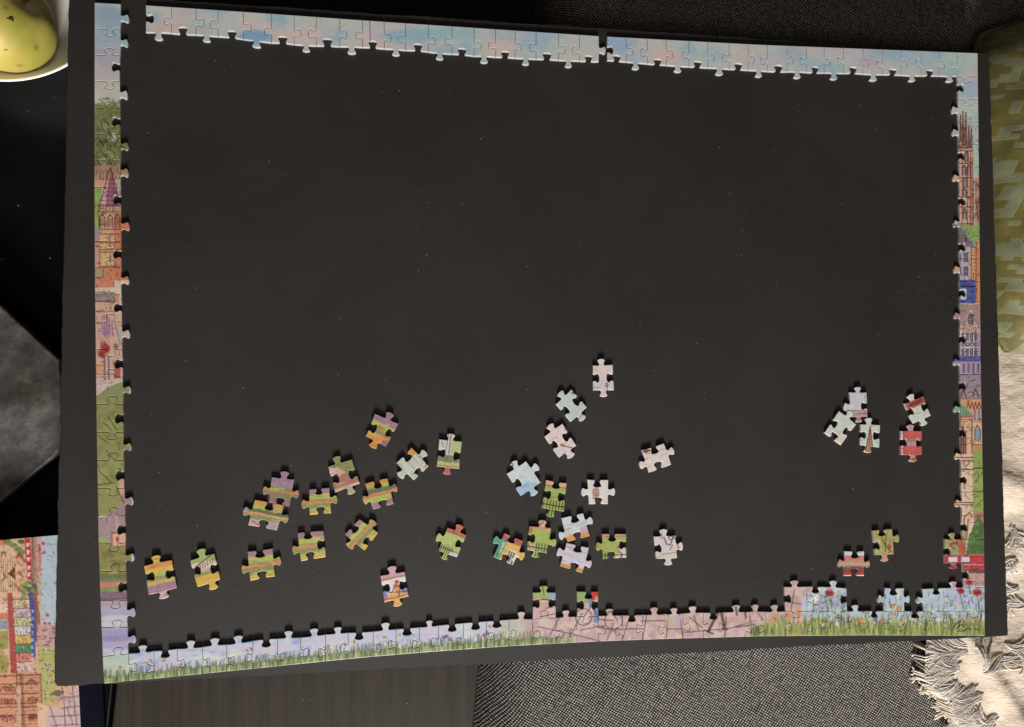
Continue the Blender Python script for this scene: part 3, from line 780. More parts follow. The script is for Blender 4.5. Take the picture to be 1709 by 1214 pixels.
for x in (1606, 1615, 1620, 1624): L([(x, 252), (x, 376)], (170, 90, 80), .9, .6)
R_(1624, 242, 1645, 300, (190, 214, 206), 1, .3); Bb(1632, 282, 6, 10, (176, 208, 170), .8)
R_(1627, 297, 1645, 376, (214, 142, 122), 1, .3); H(1628, 300, 1637, 370, br, 18, 1, .6, 90, 12); R_(1631, 330, 1636, 345, (130, 116, 160), .8); R_(1631, 355, 1637, 368, (130, 116, 160), .7)
R_(1590, 376, 1645, 408, (150, 186, 98), 1, .3)
P([(1590, 372), (1604, 380), (1630, 416), (1590, 418)], (142, 124, 142), 1, .2); L([(1604, 380), (1629, 414)], (210, 200, 220), 1.5, .7); L([(1609, 396), (1614, 402)], (90, 76, 100), 1.4, .7)
R_(1590, 414, 1645, 470, (228, 176, 132), 1, .3); R_(1629, 402, 1645, 508, (228, 146, 96), 1, .3)
R_(1602, 418, 1617, 466, (196, 190, 200), 1); R_(1600, 412, 1620, 418, (206, 190, 190), .9)
for y in (422, 445): R_(1608, y, 1616, y + 16, (92, 90, 136), .9); L([(1612, y), (1612, y + 16)], (210, 210, 226), .9, .9); L([(1608, y + 8), (1616, y + 8)], (210, 210, 226), .9, .9); R_(1602, y + 1, 1605, y + 15, (120, 116, 150), .8)
for y in range(420, 468, 6): L([(1624, y), (1628, y + 2)], (180, 106, 76), 1.6, .7)
L([(1621, 412), (1621, 468)], (150, 90, 80), 1, .7); L([(1629, 404), (1629, 506)], (170, 84, 60), 1.1, .7); L([(1630, 460), (1638, 460)], (176, 96, 70), 1, .6)
R_(1590, 467, 1628, 508, (66, 84, 166), 1, .3); R_(1603, 482, 1613, 500, (206, 206, 212), 1); R_(1614, 480, 1619, 504, (96, 110, 190), .9); L([(1602, 478), (1628, 478)], (40, 50, 116), 1.4, .8); L([(1600, 507), (1632, 508)], (226, 190, 150), 2, .9)
R_(1590, 509, 1646, 545, (176, 138, 142), 1, .35)
R_(1590, 543, 1646, 598, (206, 192, 200), 1, .3); P([(1620, 518), (1603, 556), (1637, 556)], (206, 168, 158), 1); L([(1603, 556), (1620, 519), (1637, 556)], (232, 224, 222), 2, .9); L([(1605, 550), (1620, 522), (1636, 550)], (140, 70, 60), 1, .7)
R_(1616, 524, 1625, 542, (104, 94, 110), .9); L([(1620, 524), (1620, 542)], (222, 216, 220), .9, .9); L([(1616, 533), (1625, 533)], (222, 216, 220), .9, .9)
for y in (556, 582):
    for x in (1605, 1612, 1619, 1626): R_(x, y, x + 5, y + 13, (96, 88, 112), .9); L([(x + 2.5, y), (x + 2.5, y + 13)], (222, 216, 224), .8, .9)
for x in (1606, 1613, 1620, 1627): ring_(x + 2, 575, 2.6, (130, 80, 80), 1, .7)
R_(1629, 556, 1646, 596, (150, 128, 180), .6, .3); L([(1628, 550), (1628, 596)], (150, 100, 120), 1, .7)
R_(1590, 595, 1646, 606, (86, 80, 166), 1, .3); R_(1590, 604, 1646, 626, (186, 168, 186), 1, .3)
for x in (1606, 1614, 1622, 1630): R_(x, 607, x + 5, 623, (126, 104, 140), .8); L([(x, 606), (x, 624)], (222, 210, 220), 1, .8)
L([(1602, 626), (1638, 625)], (90, 84, 160), 1.8, .8)
R_(1590, 627, 1646, 668, (164, 142, 152), 1, .3)
for x, y in ((1608, 660), (1628, 658)): L([(x - 5, y + 4), (x, y - 9), (x + 5, y + 4)], (112, 72, 84), 1.3, .8)
L([(1603, 647), (1640, 645)], (180, 160, 170), 1.2, .6); R_(1602, 663, 1640, 668, (190, 150, 140), .8)
R_(1590, 668, 1646, 702, (226, 164, 118), 1, .3)
for x in (1616, 1622, 1628, 1634): L([(x - 3, 682), (x, 672), (x + 3, 682)], (190, 96, 60), 1.4, .8)
P([(1590, 672), (1606, 674), (1624, 694), (1590, 696)], (134, 190, 148), 1, .2)
for k in range(5): L([(1604 + k * 4, 676 + k * 3.5), (1603 + k * 4, 694)], (90, 150, 110), .9, .7)
for x in (1627, 1634): R_(x - 2.5, 684, x + 2.5, 702, (150, 176, 206), .9); L([(x, 682), (x, 702)], (120, 90, 90), .9, .7)
R_(1590, 700, 1646, 760, (228, 188, 152), 1, .3); L([(1600, 696), (1624, 695)], (150, 80, 60), 1.8, .8); L([(1600, 701), (1640, 701)], (176, 104, 76), 1, .7)
P([(1600, 716), (1607, 710), (1614, 720), (1614, 722), (1600, 722)], (176, 84, 76), .9); R_(1602, 728, 1612, 760, (166, 104, 90), .9, .3)
for x in (1604, 1608, 1612): L([(x, 728), (x, 760)], (96, 56, 56), 1.2, .7)
R_(1627, 716, 1636, 734, (140, 166, 196), .9); L([(1627, 734), (1627, 718), (1631, 710), (1636, 718), (1636, 734)], (130, 76, 60), 1.1, .8); L([(1622, 700), (1623, 850)], (150, 84, 66), 1.3, .8); R_(1624, 742, 1646, 752, (216, 150, 100), .9)
R_(1624, 752, 1648, 860, (150, 176, 92), 1, .3); P([(1636, 752), (1648, 752), (1648, 860), (1628, 860)], (166, 180, 96), .6)
R_(1590, 758, 1624, 905, (232, 204, 170), 1, .2)
for y in (764, 769, 784, 839, 843): L([(1596, y), (1624, y)], (170, 84, 70), 1.5, .75)
L([(1606, 772), (1612, 780), (1618, 772)], (150, 96, 84), 1.2, .7); R_(1606, 770, 1612, 782, (206, 160, 140), .6); L([(1624, 782), (1642, 781)], (120, 80, 60), 1.2, .7); L([(1624, 821), (1642, 820)], (110, 110, 70), 1, .6); L([(1628, 846), (1642, 832)], (90, 96, 60), 1, .6); L([(1626, 806), (1640, 790)], (96, 110, 60), 1, .5)
R_(1607, 806, 1612, 816, (190, 130, 120), .7); L([(1610, 826), (1618, 834)], (180, 140, 120), 1, .6)
L([(1608, 880), (1610, 862), (1618, 856), (1623, 862)], (150, 80, 76), 2.2, .8); L([(1616, 866), (1613, 900)], (120, 64, 60), 2, .7); L([(1604, 862), (1604, 905)], (180, 110, 90), 1, .6)
R_(1625, 856, 1648, 872, (206, 112, 110), 1, .3); P([(1632, 858), (1648, 884), (1648, 935), (1610, 935), (1618, 895)], (102, 138, 84), 1)
for _ in range(14): Bb(rr.uniform(1618, 1642), rr.uniform(872, 925), 5, 5, rr.choice([(84, 120, 70), (122, 156, 96), (140, 166, 104)]), .6, .5, rr.randint(0, 99))
R_(1570, 885, 1612, 930, (172, 160, 100), 1, .4)
for _ in range(16): Bb(rr.uniform(1578, 1612), rr.uniform(893, 926), rr.uniform(2, 5), rr.uniform(2, 6), rr.choice([(190, 76, 66), (206, 150, 110), (120, 140, 80), (150, 90, 70), (196, 190, 130)]), .8, .4, rr.randint(0, 99))
R_(1600, 906, 1612, 924, (214, 100, 84), .9); Bb(1604, 902, 4, 5, (196, 120, 84), .9)
R_(1570, 926, 1648, 942, (214, 56, 66), 1, .15); L([(1576, 927), (1645, 926)], (240, 200, 196), 1.2, .8)
for x0, x1 in ((1583, 1598), (1604, 1618)): R_(x0, 930, x1, 939, (206, 216, 232), 1); L([(x0, 939), (x1, 939)], (150, 60, 70), 1, .6)
Bb(1632, 934, 8, 5, (230, 90, 96), .7); L([(1576, 942), (1645, 942)], (240, 214, 210), 1.3, .9); R_(1570, 943, 1648, 952, (206, 60, 70), 1, .2); Bb(1594, 950, 10, 5, (200, 96, 100), .8)
R_(1606, 951, 1648, 958, (120, 84, 84), .9); R_(1604, 957, 1648, 970, (206, 160, 146), 1, .3); R_(1604, 970, 1648, 978, (196, 130, 130), .7); poppy(1617, 972, 6)
Bb(1593, 976, 5, 6, (214, 140, 150), .9)
A.wash(7, 9.0)
A.wash(5, 2.6, 5)
for x0, y0, x1, y1, n_ in ((158, 284, 203, 640, 210), (1601, 200, 1641, 905, 330), (160, 640, 208, 960, 90), (1578, 893, 1642, 975, 60)):
    for _ in range(n_):
        x = rr.uniform(x0, x1); y = rr.uniform(y0, y1); l = rr.uniform(2, 7); v_ = rr.random() < .6
        c_ = rr.choice([(96, 56, 50), (120, 70, 60), (84, 60, 64), (240, 222, 200), (196, 120, 84)]) if x1 - x0 < 50 and not (y0 == 640) else rr.choice([(96, 96, 60), (120, 116, 70), (190, 186, 120)])
        L([(x, y), (x + (0 if v_ else l), y + (l if v_ else rr.uniform(-1, 1)))], c_, .9, rr.uniform(.25, .6))
for _ in range(150):
    x = rr.uniform(1340, 1643); y = rr.uniform(985, 1040)
    L([(x, y), (x + rr.uniform(-3, 3), y + rr.uniform(4, 12))], rr.choice([(96, 120, 110), (110, 140, 120), (120, 130, 170), (150, 160, 110), (90, 100, 80)]), 1, .5)
A.c = 255 * (np.clip(A.c, 0, 255) / 255) ** 1.16
A.c = A.c * .86 + A.c.mean(1, keepdims=True) * .14
A.c = A.c + (fbm(A.x / 1.6, A.y / 1.6, 400, 2)[:, None] - .5) * 8

CARD = (176, 172, 168)
def finish_piece(name, V, F, n, cols, parent=None, gain=.78, z0=ZB):
    c = (V[:, :2].min(0) + V[:, :2].max(0)) / 2
    W_ = V.copy(); W_[:, 0] -= c[0]; W_[:, 1] -= c[1]
    me = mesh(name, W_, F)
    full = np.tile(np.array(CARD, float), (len(V), 1)); full[:n] = cols
    set_col(me, full, gain)
    me.materials.append(M_PRINT)
    if parent is not None:
        pl = parent.location
        return link(name, me, None, parent, (c[0] - pl.x, c[1] - pl.y, z0 - pl.z))
    return link(name, me, None, None, (c[0], c[1], z0))
b0 = board(190, 1120)
rim = empty('puzzle_border', (float(b0[0]), float(b0[1]), ZB))
tag(rim, 'joined jigsaw edge pieces running down the left side, along the bottom and up the right', 'puzzle', 'joined puzzle edges')
b1 = board(250, 30)
short = empty('puzzle_border', (float(b1[0]), float(b1[1]), ZB))
tag(short, 'separate strip of joined pale sky edge pieces, left half of the top side', 'puzzle', 'joined puzzle edges')
o_ = 0
for g, V, F, n in GEO:
    finish_piece('puzzle_piece', V, F, n, A.c[o_:o_ + n], rim if g == 'rim' else short)
    o_ += n

# ---------------------------------------------------------------- loose pieces
ZOOM = {'A': (380, 660, 5.06), 'B': (580, 660, 5.06), 'C': (820, 570, 5.179), 'D': (800, 740, 4.883), 'E': (1340, 620, 6.746),
        'F': (220, 840, 5.697), 'G': (480, 840, 5.697), 'H': (1340, 860, 6.746)}
OR, YE, YG, GR, DG = (230, 154, 66), (226, 190, 70), (190, 194, 96), (150, 158, 96), (112, 126, 88)
PU, LI, SA, WH, PB, PK, LM = (172, 130, 152), (204, 190, 210), (218, 138, 116), (222, 218, 214), (196, 212, 220), (228, 212, 210), (172, 190, 96)
OL = (222, 142, 92)
def bands(a, lst, slope=0.0):
    """lst: (end v, colour) with v in plan units 0..44 down the piece"""
    v = a.y + slope * (a.x - 18) + (fbm(a.x / 7, a.y / 7, 12) - .5) * 3.0 + (fbm(a.x / 2.4, a.y / 2.4, 13) - .5) * 1.6
    prev = -99
    for end, c in lst:
        i = np.nonzero((v >= prev) & (v < end))[0]
        if len(i): a.c[i] = np.array(c, float)
        prev = end
def streaks(a, cols, n, rnd, ang=0, ln=16):
    for _ in range(n):
        x, y = rnd.uniform(-8, 40), rnd.uniform(-10, 52); t = math.radians(ang + rnd.uniform(-8, 8)); l = ln * rnd.uniform(.4, 1)
        a.line([(x, y), (x + math.cos(t) * l, y + math.sin(t) * l)], rnd.choice(cols), rnd.uniform(1, 2.4), .4)
rl = random.Random(21)
def field(top, order):
    def f(a):
        bands(a, order); streaks(a, [(214, 204, 120), (150, 160, 96), (120, 128, 84)], 10, rl)
    return f
def a_A1(a): bands(a, [(11, PU), (20, YG), (23.5, OL), (31, GR), (99, OR)]); a.poly([(26, 36), (40, 32), (40, 50), (28, 50)], (150, 120, 130), .9); a.blob(8, 34, 9, 5, YE, .8); streaks(a, [(214, 204, 120), (140, 150, 90)], 8, rl)
def a_A2(a):
    bands(a, [(99, GR)]); a.poly([(-10, 8), (16, 10), (30, 30), (40, 36), (40, 60), (-10, 60)], (186, 128, 108), 1); a.poly([(-4, 6), (12, 6), (22, 18), (8, 22), (-6, 18)], (226, 170, 160), 1); a.poly([(-4, 2), (14, 7), (0, 12)], WH, 1)
    a.rect(-10, 39.5, 44, 44, (206, 200, 150), .9); a.rect(0, 44, 44, 60, (182, 182, 170), .9); a.poly([(26, 22), (44, 18), (44, 32), (36, 34)], (178, 182, 110), .9); streaks(a, [(150, 96, 80), (210, 160, 130)], 8, rl, -20)
def a_A3(a): bands(a, [(13, (172, 132, 166)), (20, GR), (24, OL), (34, (150, 140, 104)), (99, (158, 126, 122))]); a.blob(6, 20, 9, 4, YG, .7); a.line([(10, 40), (28, 44)], (110, 70, 70), 1, .6); streaks(a, [(126, 126, 90), (190, 180, 120)], 10, rl)
def a_A4(a):
    bands(a, [(6, OR), (14, YG), (20, DG), (24, (228, 158, 104)), (32, GR), (99, (206, 170, 174))]); a.rect(24, 0, 30, 16, (196, 160, 130), .7)
    a.line([(4, 36), (12, 40), (18, 36)], (196, 80, 90), 2, .8)
    for k in range(6): a.line([(24 + k * 2.2, 34), (23 + k * 2.2, 43)], (240, 220, 220), 1, .8)
    a.blob(-8, 18, 5, 5, (170, 150, 200), .8)
def a_field(a): bands(a, [(9, PU), (18, YG), (20.5, GR), (25.5, OL), (33, GR), (38, YG), (99, YE)], .0); streaks(a, [(206, 200, 120), (140, 150, 90), (110, 120, 80)], 12, rl)
def a_A6(a): bands(a, [(6, OR), (12, YG), (19, DG), (25, OL), (34, YG), (99, PU)]); streaks(a, [(206, 200, 120), (150, 160, 96)], 9, rl)
def a_pale(a):
    bands(a, [(99, (200, 206, 194))]); streaks(a, [(214, 218, 208), (176, 184, 168), (190, 190, 160), (170, 186, 160)], 34, rl, 86, 22)
def a_B1(a): a_pale(a); a.poly([(24, 0), (44, -4), (44, 12), (27, 12)], OR, .95); a.poly([(26, 34), (44, 32), (44, 50), (30, 46)], (222, 196, 180), .9); a.line([(30, 44), (38, 34)], (180, 90, 70), 1.6, .8)
def a_B2(a):
    bands(a, [(99, (206, 208, 192))]); a.poly([(20, -2), (44, -4), (44, 22), (20, 22)], (184, 196, 120), .9, .3); a.rect(13, -16, 18, 18, (226, 206, 206), .9); a.line([(18, -14), (17, 22)], (160, 96, 96), 1.1, .7); a.line([(14, -10), (12, 20)], (150, 130, 140), 1, .6)
    a.line([(4, 4), (8, 12)], (150, 150, 130), 1, .5); a.rect(-10, 24, 44, 35, (122, 132, 96), 1, .35); a.rect(-10, 35, 44, 41, (204, 196, 104), 1, .2); a.line([(-4, 42), (40, 42)], (150, 80, 70), 1.6, .8); a.rect(0, 44, 44, 60, (206, 112, 102), 1)
def pl(base, marks=None, v=10):
    def f(a):
        bands(a, [(99, base)]); a.wash(v, 16, int(base[0] + base[2]))
        if marks: marks(a)
    return f
bw = (150, 84, 66)
def a_C1(a): pl(PK)(a); a.blob(18, 34, 20, 10, (206, 204, 214), .6); a.line([(24, 36), (25, 44), (24, 50)], (130, 100, 96), .9, .8); ring = [(24 + 2 * math.cos(t), 35 + 3 * math.sin(t)) for t in np.linspace(0, 6.3, 9)]; a.line(ring, (176, 110, 96), .9, .8)
def a_C2(a): pl((198, 212, 212))(a); a.blob(10, 4, 12, 12, (206, 216, 224), .7); a.hatch(30, 1, 36, 8, bw, 7, 1, .8, 60, 4)
def a_C3(a): pl(PK)(a); a.blob(10, 40, 18, 10, (212, 208, 222), .8); a.line([(14, 28), (30, 46), (34, 54)], (206, 96, 76), 1.4, .85); a.line([(16, 26), (18, 34)], bw, .9, .7); a.line([(31, 46), (38, 54)], bw, 1, .8)
def a_C4(a): pl(PK)(a); a.blob(30, 12, 12, 16, (216, 208, 218), .7); a.hatch(0, 0, 10, 5, bw, 14, 1.1, .8, 10, 5); a.line([(-12, 34), (8, 34)], (110, 90, 90), .9, .7); a.blob(6, 30, 10, 10, (230, 212, 200), .7)
def a_D1(a): pl((204, 218, 222))(a); a.blob(10, 42, 22, 16, (158, 196, 226), .9); a.blob(-2, 26, 10, 10, (176, 206, 226), .8); ring = [(12 + 4 * math.cos(t), -8 + 3.5 * math.sin(t)) for t in np.linspace(0, 6, 9)]; a.line(ring, (90, 96, 90), 1, .8); a.line([(9, -12), (15, -4)], (90, 96, 90), .9, .7)
def fence(a, y, xs, dx=0, h=(-7, 20)):
    a.line([(-4, y), (42, y + dx)], (60, 60, 44), 1.2, .85)
    for x in xs: a.line([(x, y + h[0]), (x - 1, y + h[1])], (60, 58, 44), 1.1, .8)
def a_D2(a): bands(a, [(8, (232, 176, 150)), (99, LM)]); a.line([(-2, 8), (40, 8)], (206, 120, 100), 1, .7); fence(a, 37, (2, 8, 13, 18, 23, 28, 33)); a.line([(0, 46), (36, 46)], (60, 60, 44), 1, .5); a.blob(2, 30, 5, 6, (196, 160, 90), .7)
def a_D3(a): pl(WH)(a); [a.line([(x, y0), (x + rl.uniform(-1, 1), y1)], (196, 116, 92), 1.1, .8) for x, y0, y1 in ((12, 14, 44), (15, 10, 44), (18, 15, 42), (9, 20, 34))]; [a.line([(8, y), (20, y + 1)], (190, 110, 86), 1, .75) for y in (18, 23, 27, 33)]
def a_D4(a): pl((206, 212, 218))(a); streaks(a, [(176, 180, 206), (222, 226, 224), (190, 196, 190), (160, 160, 190)], 26, rl, 0, 20); a.rect(-6, 34, 44, 60, OR, 1, .2); a.poly([(26, 24), (44, 22), (44, 34), (20, 36)], (190, 160, 200), .8)
def a_D5(a): bands(a, [(99, LM)]); a.line([(-2, 1.5), (40, 1)], (216, 130, 110), 3, .9); a.rect(-4, -16, 30, 0, (226, 176, 160), .9); a.line([(14, -10), (18, -4), (22, -10)], (170, 80, 70), 1.1, .8); a.blob(2, 8, 4, 7, (206, 100, 90), .85); a.blob(4, 36, 9, 6, (226, 190, 170), .85); a.hatch(-2, 30, 12, 42, (196, 84, 90), 10, 1, .7, 60, 4); fence(a, 36, (16, 20, 25, 30, 35), 2); 
def a_D6(a):
    bands(a, [(99, (232, 186, 100))]); a.poly([(-20, -6), (12, -6), (11, 50), (-20, 50)], (96, 176, 136), 1); a.rect(-4, -8, 42, 11, (202, 92, 92), 1, .2); a.line([(8, 12), (4, 40)], (80, 70, 60), 1.2, .7); a.rect(5, 14, 9, 34, (196, 220, 206), .8)
    a.rect(20, 22, 40, 60, (232, 224, 206), .9)
    for k in range(3): a.rect(21 + k * 4, 24, 24 + k * 4, 34, (84, 84, 84), .85)
    a.hatch(16, 34, 34, 48, (150, 84, 50), 26, 1.1, .8, 70, 6); a.blob(40, 20, 10, 8, (226, 190, 96), .9)
def a_D7(a): pl((206, 200, 214))(a); streaks(a, [(184, 160, 200), (226, 226, 226), (196, 210, 196), (170, 150, 190)], 28, rl, 0, 22); a.rect(-6, 37, 44, 60, OR, 1, .2); a.line([(-4, 42), (40, 42)], (214, 120, 60), 1, .6)
def a_D8(a): bands(a, [(5, (224, 152, 120)), (99, LM)]); a.line([(0, 5), (38, 5)], (226, 186, 160), 1.4, .8); a.poly([(22, 22), (32, 20), (34, 30), (36, 44), (18, 44), (26, 34)], (222, 206, 206), .95); a.blob(26, 24, 4, 5, (150, 100, 70), .95); a.line([(24, 30), (30, 38), (26, 44)], (120, 84, 80), 1.2, .8); fence(a, 38, (4, 8), 0, (-4, 8)); a.blob(-8, 20, 5, 5, (200, 130, 90), .9)
def a_D9(a):
    pl((220, 208, 210))(a); a.line([(16, 2), (20, 16), (26, 18), (32, 2)], (90, 76, 76), 1.3, .85); ring = [(28 + 4 * math.cos(t), 4 + 3.5 * math.sin(t)) for t in np.linspace(0, 6.3, 9)]; a.line(ring, (84, 72, 76), 1.2, .85); a.line([(14, -8), (12, 6)], (206, 110, 100), 1, .8); a.line([(24, 28), (30, 18)], (206, 120, 110), 1.2, .7)
    a.line([(34, 2), (40, 26)], (100, 84, 80), 1, .8); a.rect(-6, 34, 44, 60, (206, 212, 196), .8, .3); a.line([(8, 36), (36, 33)], (140, 150, 100), 1.6, .7); a.line([(-2, 28), (14, 30)], (214, 190, 196), 2, .6)
def a_E1(a): pl((206, 204, 212))(a); a.blob(32, 8, 2, 2, (200, 100, 80), .8); a.rect(-6, 32, 44, 46, (202, 160, 150), 1, .2); a.line([(-2, 33), (40, 33)], (226, 186, 170), 1.2, .8); a.line([(0, 39), (38, 38)], (150, 106, 104), 1.2, .7); a.rect(0, 45, 44, 60, (166, 136, 160), 1); a.line([(10, 52), (28, 52)], (226, 210, 200), 2, .7); streaks(a, [(220, 216, 220), (190, 190, 206)], 10, rl)
def a_E2(a): pl((210, 216, 208))(a); a.blob(10, 36, 16, 14, (228, 214, 204), .7); a.hatch(18, 40, 26, 44, bw, 8, 1.2, .8, 60, 4)
def a_E3(a): pl((206, 216, 206))(a); a.poly([(18, 6), (11, 60), (25, 60)], (222, 180, 140), .95); a.line([(18, 4), (11, 54)], (170, 70, 44), 1.2, .85); a.line([(18, 4), (25, 54)], (170, 70, 44), 1.2, .85); [a.line([(18 - (y - 5) * .13, y), (18 + (y - 5) * .13, y)], (150, 70, 50), 1, .75) for y in range(10, 58, 4)]; a.line([(18, 4), (18, 54)], (190, 96, 60), 1, .6)
def a_E4(a): pl((210, 216, 206))(a); a.rect(-10, 0, 48, 15, (196, 84, 70), 1, .2); a.poly([(6, 4), (32, 3), (32, 10), (6, 11)], (128, 58, 54), .8); a.line([(1, 0), (1, 14)], (232, 226, 226), 1.4, .8); a.rect(4, -16, 34, 0, (220, 218, 204), 1)
def a_E5(a):
    pl((222, 98, 92))(a); a.rect(8, 16, 30, 28, (178, 166, 172), 1, .3); a.line([(12, 18), (26, 18)], (120, 100, 110), .9, .6); a.rect(8, -16, 34, 0, (190, 180, 176), 1, .3); a.rect(0, 44, 40, 60, (206, 160, 130), 1, .2); a.blob(22, 52, 5, 3, (180, 84, 60), .8)
    for y in list(range(1, 15, 4)) + list(range(29, 43, 4)): a.rect(0, y, 4, y + 2.6, (226, 226, 230), .95); a.line([(4.5, y), (4.5, y + 2)], (90, 60, 70), .9, .8)
def a_F1(a): bands(a, [(-1, YE), (7, OR), (14, YE), (19, YG), (24.5, GR), (27, OL), (32, YG), (44, PU), (99, (206, 176, 192))]); streaks(a, [(226, 206, 110), (150, 160, 96)], 12, rl); 
def a_F2(a):
    bands(a, [(8, (166, 190, 104)), (21, (222, 206, 186)), (25, (224, 160, 120)), (30, GR), (99, (226, 184, 70))], -.12)
    a.line([(4, 13), (38, -1)], (80, 70, 60), 1.3, .85)
    for k in range(9): a.line([(4 + k * 4, 14 - k), (3 + k * 4, 21 - k)], (110, 84, 70), 1, .7)
    streaks(a, [(206, 196, 90), (236, 200, 90)], 8, rl)
def a_G3(a):
    bands(a, [(9, (206, 162, 156)), (33, (222, 218, 226)), (99, (232, 172, 80))]); a.rect(-4, -16, 30, 0, (206, 170, 186), 1); a.line([(-2, 7), (40, 7)], (170, 110, 110), 1.2, .6)
    a.rect(-2, 26, 6, 40, (120, 116, 196), .9); a.poly([(26, 24), (40, 22), (40, 38), (28, 36)], (126, 116, 196), .9)
    a.blob(22, 15, 4, 3.5, (180, 66, 50), .95); a.poly([(16, 18), (26, 20), (24, 36), (20, 38)], (226, 150, 80), .95); a.line([(12, 32), (20, 20), (26, 26), (22, 40)], (150, 84, 50), 1.2, .8); a.line([(8, 30), (34, 34)], (100, 60, 80), 1.2, .8); a.line([(-2, 41), (40, 39)], (206, 110, 60), 1.2, .7)
def a_G4(a): bands(a, [(6, (206, 110, 90)), (99, (182, 200, 110))]); a.rect(4, -16, 34, 0, (214, 110, 90), 1); a.line([(12, -6), (14, 6)], (130, 60, 50), 1, .7); a.line([(0, 6), (40, 6)], (150, 90, 60), 1.1, .7); fence(a, 36, (3, 7, 11, 15, 19, 23), 1, (-4, 20)); a.poly([(22, 38), (44, 34), (44, 50), (20, 44)], (210, 190, 214), .95); streaks(a, [(196, 206, 130), (166, 186, 96)], 8, rl, 80)
def a_H1(a):
    bands(a, [(8, (204, 218, 222)), (16, (222, 128, 122)), (28, (212, 164, 138)), (37, (140, 88, 84)), (42.6, (212, 64, 64)), (99, (236, 222, 220))])
    a.line([(-14, 18), (48, 19)], (226, 190, 160), 1.4, .7); a.line([(-14, 27), (48, 27)], (160, 110, 96), 1.2, .7)
def a_H2(a):
    bands(a, [(99, (176, 176, 104))])
    for _ in range(26): a.blob(rl.uniform(0, 36), rl.uniform(0, 44), rl.uniform(3, 7), rl.uniform(3, 8), rl.choice([(196, 188, 104), (140, 150, 84), (206, 200, 140), (222, 180, 130), (214, 150, 110)]), .6, .5, rl.randint(0, 99))
    a.line([(14, 8), (18, 22), (28, 36)], (90, 90, 60), 1.2, .7); a.line([(26, 6), (22, 24), (20, 40)], (110, 104, 66), 1.1, .6); a.blob(30, 30, 4, 6, (206, 120, 80), .8); a.hatch(24, 24, 34, 40, (190, 76, 60), 8, 1.1, .7, 50, 4); a.rect(8, 45, 34, 60, (216, 160, 130), .9)
